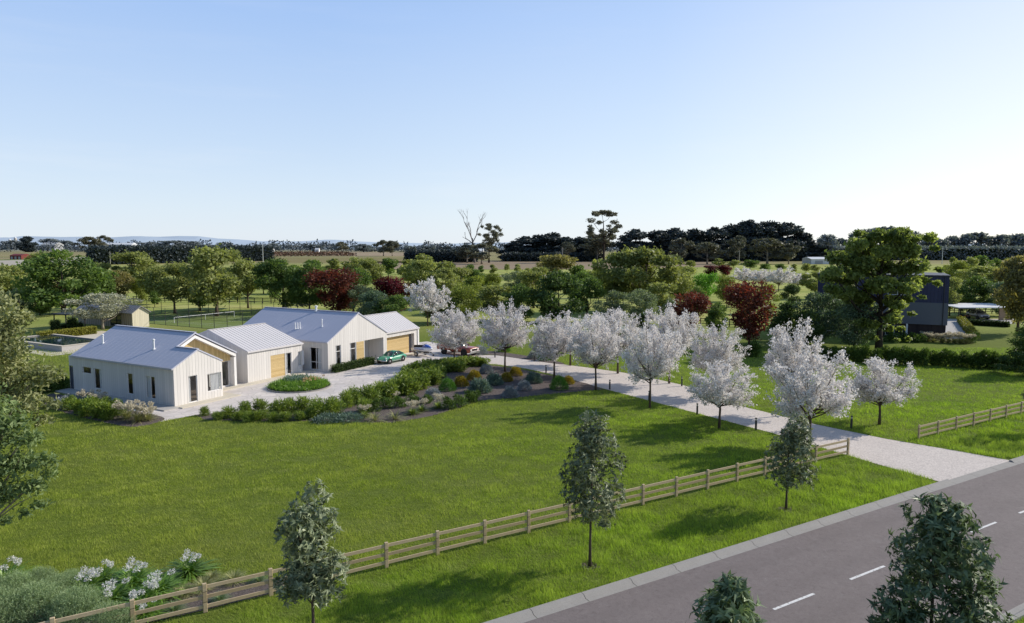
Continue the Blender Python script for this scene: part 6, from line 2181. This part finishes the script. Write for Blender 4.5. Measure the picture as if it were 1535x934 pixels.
# ================================================================== tennis court
TC = (at(270, 484.6) + at(343, 474.7)) / 2
TC.z = 0
def tp(u, v, z=0.0):
    p = TC + HU * u + HV * v
    return Vector((p.x, p.y, z))
k = Mat('court_surface')
struct(MB().poly([tp(-9, -17, .012), tp(9, -17, .012), tp(9, 17, .012), tp(-9, 17, .012)]).obj('tennis_court', k.done(k.mix(k.noise(k.pos(), .6, 4), (.12, .165, .045), (.18, .22, .07)), .9, .1)))
m = MB()
def ln(u0, u1, v0, v1):
    m.poly([tp(u0, v0, .016), tp(u1, v0, .016), tp(u1, v1, .016), tp(u0, v1, .016)])
for u in (-5.5, -4.1, 4.1, 5.5):
    ln(u - .03, u + .03, -11.9, 11.9)
for v in (-11.93, -6.4, 6.4, 11.87):
    ln(-5.46 if abs(v) > 7 else -4.06, 5.46 if abs(v) > 7 else 4.06, v, v + .06)
struct(m.obj('court_line', M_LINE))
net = thing('tennis_net', 'tennis net with white band across the far court', 'net', TC, HRZ)
MB().box(-6.2, 6.2, -.015, .015, .97, 1.03).obj('net_band', M_WHITEMET, net)
m = MB()
for i in range(63):
    m.box(-6.2 + i * .2, -6.19 + i * .2, -.006, .006, .02, .949)
for j in range(7):
    m.box(-6.2, 6.2, -.0055, .0055, .1 + j * .12, .108 + j * .12)
m.obj('net_mesh', M_BLACKPL, net)
for x in (-6.3, 6.3):
    MB().lathe([(.035, -.05), (.035, 1.08), (0, 1.08)], (x, 0, 0), 8).obj('post', M_WHITEMET, net)
MB().bar((0, 0, .03), (0, 0, .949), .05, .03, (1, 0, 0)).obj('centre_strap', M_WHITEMET, net)
cf = thing('court_fence', 'tall dark wire fence on thin posts round the tennis court', 'fence', TC, HRZ)
corners = [(-9, -17), (9, -17), (9, 17), (-9, 17)]
for i in range(4):
    a, b = corners[i], corners[(i + 1) % 4]
    n = 6 if i % 2 == 0 else 11
    for j in range(n):
        x, y = a[0] + (b[0] - a[0]) * j / n, a[1] + (b[1] - a[1]) * j / n
        MB().lathe([(.045, -.05), (.045, 2.9), (0, 2.9)], (x, y, 0), 8).obj('post', M_DARKMET, cf)
    m = MB()
    for z in (.06, 1.45, 2.85):
        m.bar((a[0], a[1], z), (b[0], b[1], z), .035, .035)
    m.obj('rail', M_DARKMET, cf)

# ================================================================== dark two storey house with carport
def dark_house():
    p = at(1318, 505)
    mp = m_per_px(p.y)
    x0, x1 = -8.7, 8.5
    D = 11.0
    r = thing('two_storey_house', 'dark two storey house with navy upper cladding and a brick base behind the largest tree', 'house', p, math.radians(-27))
    z1, z2, z3 = z_at(p.y, 483.5), z_at(p.y, 451.5), z_at(p.y, 413)
    br = Mat('dark_brick')
    bt = br.n('TexBrick')
    br.l(br.scale(br.obj(), (1, 1, 1)), bt.inputs['Vector'])
    bt.inputs['Color1'].default_value, bt.inputs['Color2'].default_value, bt.inputs['Mortar'].default_value = (.030, .022, .024, 1), (.055, .040, .040, 1), (.07, .06, .06, 1)
    bt.inputs['Scale'].default_value = 3.0
    brm = br.done(bt.outputs['Color'], .85, .2)
    rend = plain('slate_render', (.145, .152, .185), .8, .2, var=.06)
    navy = cladding('navy_cladding', (.050, .053, .118), .45, .08, .5)
    def box_walls(xa, xb, ya, yb, za, zb, mat, nm, holes=()):
        Wall((xa, ya), (xb, ya), zb, za, holes=holes, root=r, mat=mat, name=nm)
        Wall((xb, ya), (xb, yb), zb, za, root=r, mat=mat, name=nm)
        Wall((xb, yb), (xa, yb), zb, za, root=r, mat=mat, name=nm)
        Wall((xa, yb), (xa, ya), zb, za, root=r, mat=mat, name=nm)
    W_ = x1 - x0
    gw = [(1.2, 3.6, .5, z1 - .3), (5.0, 7.6, .1, z1 - .25), (9.3, 11.6, .3, z1 - .3)]
    box_walls(x0 + .15, x1 - .15, .15, D - .15, -.05, z1, brm, 'base_wall', gw)
    uw = [(1.5, 3.4, z1 + .9, z2 - .5), (6.0, 8.6, z1 + .9, z2 - .5)]
    box_walls(x0, x1, 0, D, z1, z2, rend, 'wall', uw)
    nw = [(3.0, 5.5, z2 + 1.0, z3 - .9), (9.5, 12.0, z2 + 1.0, z3 - .9)]
    box_walls(x0 + .05, x1 - .02, .05, D - .05, z2, z3, navy, 'upper_wall', nw)
    m = MB()
    m.poly([(x0, 0, z1), (x1, 0, z1), (x1, D, z1), (x0, D, z1)])
    m.obj('soffit', rend, r)
    m = MB()
    m.box(x0 - .05, x1 + .08, -.1, D + .1, z3 + .002, z3 + .18)
    m.obj('roof', plain('dark_sheet_roof', (.05, .05, .07), .5, .4), r)
    for off, hl_, ins in (((x0 + .15), gw, .15), (x0, uw, 0), (x0 + .05, nw, .05)):
        for a, b, c, d in hl_:
            w = MB()
            for q0, q1, s0_, s1_ in ((a, a + .06, c, d), (b - .06, b, c, d), (a + .06, b - .06, c, c + .06), (a + .06, b - .06, d - .06, d), ((a + b) / 2 - .03, (a + b) / 2 + .03, c + .06, d - .06)):
                w.box(off + q0 + .002 * (q0 == a), off + q1 - .002 * (q1 == b), ins + .06, ins + .11, s0_ + .002, s1_ - .002)
            wo = w.obj('window', M_WHITEMET, r)
            MB().poly([(off + a + .06, ins + .09, c + .06), (off + b - .06, ins + .09, c + .06), (off + b - .06, ins + .09, d - .06), (off + a + .06, ins + .09, d - .06)]).obj('pane', M_CARGLASS, wo)
    for xx in (4.6, 8.6, 12.2):
        MB().box(x0 + xx - .12, x0 + xx + .12, -.02, .146, -.05, z1 - .003).obj('porch_post', M_WHITEMET, r)
    for xx in (x0 + W_ * .5, x1 - .6):
        MB().lathe([(.05, z1), (.05, z3)], (xx, -.06, 0), 8).obj('downpipe', M_DARKMET, r)
dark_house()
struct(MB().poly(P2([(1414, 478), (1445, 478), (1520, 478), (1522, 486), (1446, 483.5), (1440, 483), (1454, 508), (1410, 508)], .02)).obj('driveway', M_PATH))

def carport():
    p = at(1436, 480)
    mp = m_per_px(p.y)
    X = lambda px: (px - 1436) * mp
    r = thing('carport', 'low white roofed carport on thin posts beside the dark house', 'carport', p)
    m = MB()
    Lx = X(1518)
    m.hexa([(X(1434.5), -.3, 2.22), (Lx, -.3, 2.22), (Lx + .6, 7, 2.40), (X(1435), 7, 2.40)], [(X(1434.5), -.3, 2.36), (Lx, -.3, 2.36), (Lx + .6, 7, 2.54), (X(1435), 7, 2.54)])
    m.obj('roof', plain('white_sheet_roof', (.72, .72, .72), .45, .4), r)
    for x, y in ((.1, 0), (.1, 6.5), (X(1452), 6.5), (X(1474), 6.5), (X(1497), 6.5)):
        MB().box(x - .07, x + .07, y - .07, y + .07, -.05, 2.215).obj('post', M_BLACKPL, r)
    MB().box(X(1498), Lx - .1, .0, .22, -.05, 2.215).obj('brick_wall', plain('tan_brick', (.34, .23, .15), .85, .2, vscale=8), r)
carport()

def wagon():
    silver = paint('silver_paint', (.40, .37, .38), .3, .3)
    p = at(1483, 480.5, .024) + Vector((0, 3.2, 0))
    r = thing('parked_car', 'silver four wheel drive car parked nose out under the carport', 'car', p, math.radians(-92))
    m = MB()
    st = [(-2.2, .78, .86, .80, .45, .8, 1.05, 1.06), (-1.0, .84, .92, .86, .36, .75, 1.05, 1.08), (.7, .84, .92, .86, .36, .75, 1.03, 1.08), (1.6, .82, .90, .82, .38, .75, .98, 1.04), (2.1, .76, .84, .74, .44, .72, .88, .92), (2.25, .66, .74, .64, .50, .70, .80, .82)]
    m.loft([ring(*s) for s in st])
    m.obj('body', silver, r, True)
    cabin(r, [(1.05, .80, 1.05, .78, 1.06), (.35, .82, 1.05, .62, 1.58), (-.6, .82, 1.05, .64, 1.66), (-1.7, .82, 1.05, .64, 1.62), (-2.15, .80, 1.05, .72, 1.10)], silver)
    for x, y in ((1.4, -.8), (1.4, .8), (-1.35, -.8), (-1.35, .8)):
        wheel(r, x, y, .35, .22)
        MB().cyl((x, (.91 if y > 0 else -.91), .37), (0, 1, 0), .42, .05, 20).obj('wheel_arch', M_BLACKPL, r)
    MB().box(2.2, 2.30, -.45, .45, .58, .76).obj('grille', M_BLACKPL, r)
    MB().box(2.15, 2.32, -.80, .80, .38, .52).obj('bumper', M_BLACKPL, r, bevel=.03)
    for s in (-1, 1):
        MB().box(2.12, 2.24, min(s * .50, s * .76), max(s * .50, s * .76), .66, .80).obj('headlight', M_LAMP, r, bevel=.02)
        MB().box(.75, .88, min(s * .92, s * 1.08), max(s * .92, s * 1.08), 1.04, 1.18).obj('mirror', silver, r)
wagon()

def quad():
    p = at(1458, 480.5, .024) + Vector((0, 2.5, 0))
    r = thing('quad_bike', 'small dark quad bike with orange fenders under the carport', 'quad bike', p, math.radians(-60))
    for x, y in ((.6, -.45), (.6, .45), (-.6, -.45), (-.6, .45)):
        wheel(r, x, y, .30, .24, M_BLACKPL)
    m = MB()
    m.loft([ring(*s) for s in [(-.85, .2, .26, .2, .45, .6, .72, .74), (-.3, .2, .24, .2, .35, .55, .74, .78), (.3, .2, .24, .2, .35, .55, .78, .84), (.85, .16, .22, .16, .42, .56, .72, .74)]])
    m.obj('body', M_BLACKPL, r, True)
    org = paint('orange_fender_paint', (.42, .13, .03), .4)
    for x in (-.6, .6):
        for s in (-1, 1):
            MB().hexa([(x - .36, s * .45 - .16, .62), (x + .36, s * .45 - .16, .62), (x + .36, s * .45 + .16, .62), (x - .36, s * .45 + .16, .62)], [(x - .24, s * .45 - .15, .72), (x + .24, s * .45 - .15, .72), (x + .24, s * .45 + .15, .72), (x - .24, s * .45 + .15, .72)]).obj('fender', org, r, bevel=.03)
    MB().tube([(.2, -.38, 1.06), (.32, -.1, .98), (.32, .1, .98), (.2, .38, 1.06)], .022, 6).obj('handlebar', M_BLACKPL, r)
    MB().tube([(.42, 0, .75), (.32, 0, .98)], .03, 6).obj('steering_stem', M_BLACKPL, r)
    MB().box(-.55, .1, -.17, .17, .781, .88).obj('seat', M_BLACKPL, r, bevel=.04)
quad()
hedge_between(at(1440, 482.5), at(1461, 509), 1.0, .95, 'golden clipped hedge running along the drive of the dark house', 2600, .18, .12, G_BOXY, corem=plain('golden_hedge_inside', (.03, .03, .006), .9, .05))
hedge_between(at(1446, 486.5), at(1512, 490.5), .8, .8, 'low dark clipped hedge in front of the carport', 2400, .18, .12, G_BOX)
for i, (x, y, s) in enumerate([(1390, 512, 1.0), (1399, 513, .9), (1412, 514, 1.0), (1421, 514, .95), (1430, 514.5, 1.1), (1440, 515, 1.1), (1449, 515, 1.0)]):
    plant('plumed_grass', 'pale plumed grass in the bed at the corner of the dark house', PLM, at(x, y), i * 1.4, s, 'plumed grasses by the dark house')
for i, (x, y, s) in enumerate([(1334, 513, 1.0), (1346, 513, .9), (1358, 513, 1.0), (1370, 513, 1.0), (1381, 513, .9), (1456, 514, 1.1)]):
    plant('dark_shrub', 'low dark shrub at the foot of the dark house', [('foliage', DK[i % 2])], at(x, y), i, s * 1.3, 'low shrubs by the dark house', 'shrub')

# ================================================================== far fields, sheds, poles and hills
def field(name, pts, a, b, z, sc_=(.02, .09, 1)):
    k = Mat(name + '_surface')
    n1 = k.noise(k.scale(k.pos(), sc_), 1.0, 5, .65)
    return struct(MB().poly(P2(pts, z)).obj(name, k.done(k.mix(n1, a, b), .95, .05)))
field('ploughed_paddock', [(560, 404), (880, 404), (1080, 400), (1080, 391), (900, 391.5), (560, 392)], (.20, .155, .105), (.33, .26, .18), .05)
field('dry_paddock', [(395, 394), (640, 394), (620, 386), (398, 386)], (.16, .145, .06), (.26, .22, .105), .05)
field('stubble_paddock', [(392, 383), (620, 384), (608, 378.5), (470, 377), (392, 378)], (.24, .185, .12), (.36, .29, .20), .06, (.004, .02, 1))
field('green_paddock', [(-30, 400), (70, 398), (66, 388), (-30, 390)], (.12, .16, .05), (.18, .21, .07), .05)
field('gravel_yard', [(-30, 402), (22, 400), (100, 397), (150, 384), (60, 389), (-30, 391.5)], (.34, .31, .26), (.44, .40, .34), .07)
field('track', [(690, 417), (980, 410), (980, 409), (690, 414)], (.32, .29, .2), (.40, .36, .26), .04)

def heath():
    rng = np.random.default_rng(31)
    n = 2600
    a = np.array([at(x, y).xy[:] for x, y in ((396, 385), (535, 384), (520, 379.2), (400, 379.5))])
    u, v = rng.random(n)[:, None], rng.random(n)[:, None]
    P = (a[0] * (1 - u) + a[1] * u) * (1 - v) + (a[3] * (1 - u) + a[2] * u) * v
    P = np.concatenate([P, (rng.random((n, 1)) * 2.2 + .2)], 1)
    V = leaf_verts(P, rng.normal(size=(n, 3)), rng.normal(size=(n, 3)), 2.6, 1.8, .2)
    V[:, 2] = np.maximum(V[:, 2], .06)
    tag(link('heath_scrub', np_mesh('heath_scrub', V, 4, leaf_mat('brown_scrub', (.05, .03, .02), (.15, .085, .055), trans=.1, gain=1.3), rng.random(n))), 'reddish brown low scrub on the far paddock', 'scrub', kind='stuff')
heath()

M_FARWHITE, M_FARGREY, M_FARRED, M_FARTEAL, M_FARTAN = plain('far_white_sheet', (.62, .63, .64), .6), plain('far_grey_sheet', (.33, .34, .35), .6), plain('far_red_sheet', (.15, .03, .025), .6), plain('far_teal_sheet', (.10, .20, .22), .6), plain('far_tan_sheet', (.46, .42, .36), .7)
def shed(px0, px1, base, top, mat, label, depth=14, roofm=None, doors=3, name='shed'):
    p = at((px0 + px1) / 2, base)
    mp = m_per_px(p.y)
    W = (px1 - px0) * mp / 2
    h = z_at(p.y, top)
    he = h * .72
    r = thing(name, label, 'shed', p)
    m = MB()
    m.box(-W, W, 0, depth, -.05, he)
    m.obj('wall', mat, r)
    m = MB()
    o = W * .03
    m.hexa([(-W - o, -o, he + .002), (W + o, -o, he + .002), (W + o, depth + o, he + .002), (-W - o, depth + o, he + .002)], [(-W - o, depth * .45, h), (W + o, depth * .45, h), (W + o, depth * .55, h), (-W - o, depth * .55, h)])
    m.obj('roof', roofm or mat, r)
    for i in range(doors):
        x = -W + 2 * W * (i + .5) / doors
        dw = W / doors * .5
        MB().box(x - dw, x + dw, -.12, -.005, 0, he * .7).obj('door', M_FARGREY if mat is not M_FARGREY else M_BLACKPL, r)
shed(61, 82, 375.5, 363.5, M_FARGREY, 'large grey shed behind the broad green tree at the far left', 40)
shed(28, 44, 373, 364, M_FARGREY, 'dark grey works building right of the two silos', 30)
shed(-8, 14, 374, 366, M_FARGREY, 'grey works building at the far left edge', 30)
shed(157, 197, 373.5, 364, M_FARWHITE, 'long white shed with a row of openings above the dark hedge', 40, doors=8)
shed(233, 252, 373, 366.5, M_FARTAN, 'white gabled shed above the hedge, left of three', 24)
shed(255, 275, 373, 367, M_FARWHITE, 'low white shed above the hedge, middle of three', 24)
shed(278, 297, 373, 367, M_FARWHITE, 'low white shed above the hedge, right of three', 24)
shed(357, 391, 378, 369.5, M_FARTEAL, 'teal sheet building at the end of the dark hedge', 30)
shed(396, 408, 378, 372, M_FARWHITE, 'small white building beside the teal one', 14)
shed(472, 478, 379, 372, M_FARWHITE, 'tiny white hut in the stubble paddock', 8, doors=1)
shed(15, 32, 389, 380.5, M_FARRED, 'dark red shed beside the gravel yard', 14)
shed(656, 668, 383, 375, M_FARWHITE, 'small pale roofed farm building left of the dead tree', 14)
shed(686, 724, 386, 373, M_FARWHITE, 'long pale roofed farm building behind the dead tree', 20)
shed(1216, 1262, 396, 385.5, M_FARWHITE, 'long white shed left of the largest tree', 16, doors=2)
for px, base, top, lab in ((15.5, 373, 358, 'shorter cream silo at the far left works'), (24, 373, 355, 'taller cream silo at the far left works')):
    p = at(px, base)
    h = z_at(p.y, top)
    r = thing('silo', lab, 'silo', p)
    R_ = 2.0 * m_per_px(p.y)
    MB().lathe([(R_, -.1), (R_, h * .88)], sides=16).obj('wall', M_FARTAN, r, True)
    MB().lathe([(R_ * 1.04, h * .88), (R_ * .2, h), (0, h)], sides=16).obj('roof', M_FARWHITE, r)
def power_pole(px, base, top, lab, mat):
    p = at(px, base)
    h = z_at(p.y, top)
    r = thing('power_pole', lab, 'pole', p)
    w_ = .8 * m_per_px(p.y)
    MB().tube([(0, 0, -.1), (0, 0, h)], [w_ * .55, w_ * .4], 8).obj('pole', mat, r)
    MB().box(-w_ * 2.6, w_ * 2.6, -w_ * .2, w_ * .2, h * .90, h * .90 + w_ * .45).obj('cross_arm', mat, r)
    for s in (-2.2, 0, 2.2):
        MB().lathe([(w_ * .16, 0), (w_ * .2, w_ * .4), (0, w_ * .5)], (s * w_, 0, h * .90 + w_ * .45), 8).obj('insulator', M_FARWHITE, r)
M_POLE = plain('grey_pole', (.40, .37, .33), .8)
power_pole(166, 405, 377, 'grey power pole in front of the dark hedge at the left', M_POLE)
power_pole(395, 408, 366, 'tall pale power pole right of the dark hedge end', M_FARWHITE)
power_pole(1412, 396, 370, 'pale power pole to the right of the largest tree', M_FARWHITE)
power_pole(843, 398, 371, 'power pole in front of the pines left of the tallest gum', M_POLE)
power_pole(1108, 398, 375, 'power pole in front of the shelter belt pines', M_POLE)

# dark clipped shelter hedges far off
def far_hedge(a, b, top, n, label, mat='pine'):
    A, B = at(*a), at(*b)
    Hh = z_at((A.y + B.y) / 2, top)
    hedge_between(A, B, 9, Hh, label, n, 2.0, 1.3, LM[mat], name='shelter_hedge', rough=.6)
far_hedge((138, 397), (404, 391), 372, 9000, 'very long dark clipped shelter hedge across the left distance')
far_hedge((610, 393), (712, 393), 379, 4000, 'dark shelter hedge behind the dead tree')
far_hedge((756, 392), (890, 392), 382, 3000, 'dark undergrowth hedge below the left pines')
far_hedge((934, 392), (1222, 391), 371, 7000, 'dark undergrowth hedge below the big pine belt')
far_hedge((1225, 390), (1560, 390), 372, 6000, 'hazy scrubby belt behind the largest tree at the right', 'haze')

def hills():
    m = MB()
    rng = random.Random(2)
    k = Mat('hazy_hill_surface')
    hm = k.done(k.mix(k.noise(k.pos(), .0015, 4), (.42, .50, .58), (.50, .575, .65)), 1.0, 0.0)  # aerial haze painted in as a pale blue base colour
    for D, hs, x0, x1 in ((7000, 1.0, -7500, 600), (8200, 1.25, -9500, 9500)):
        n = 80
        top, bot, back = [], [], []
        for i in range(n + 1):
            x = x0 + (x1 - x0) * i / n
            t = i / n
            h = (78 + 22 * math.sin(x * .0011 + D) + 14 * math.sin(x * .0031 + 1) + 6 * math.sin(x * .0093)) * hs
            h *= min(1, (1 - t) * 3.2) if D < 8000 else (.35 + .65 * min(1, max(0, (600 - x) / 5000)))
            top.append((x, D + 350, max(h, 1)))
            bot.append((x, D, -1))
            back.append((x, D + 1500, -1))
        for i in range(n):
            m.poly([bot[i], bot[i + 1], top[i + 1], top[i]])
            m.poly([top[i], top[i + 1], back[i + 1], back[i]])
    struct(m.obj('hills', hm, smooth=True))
hills()

grass_field()
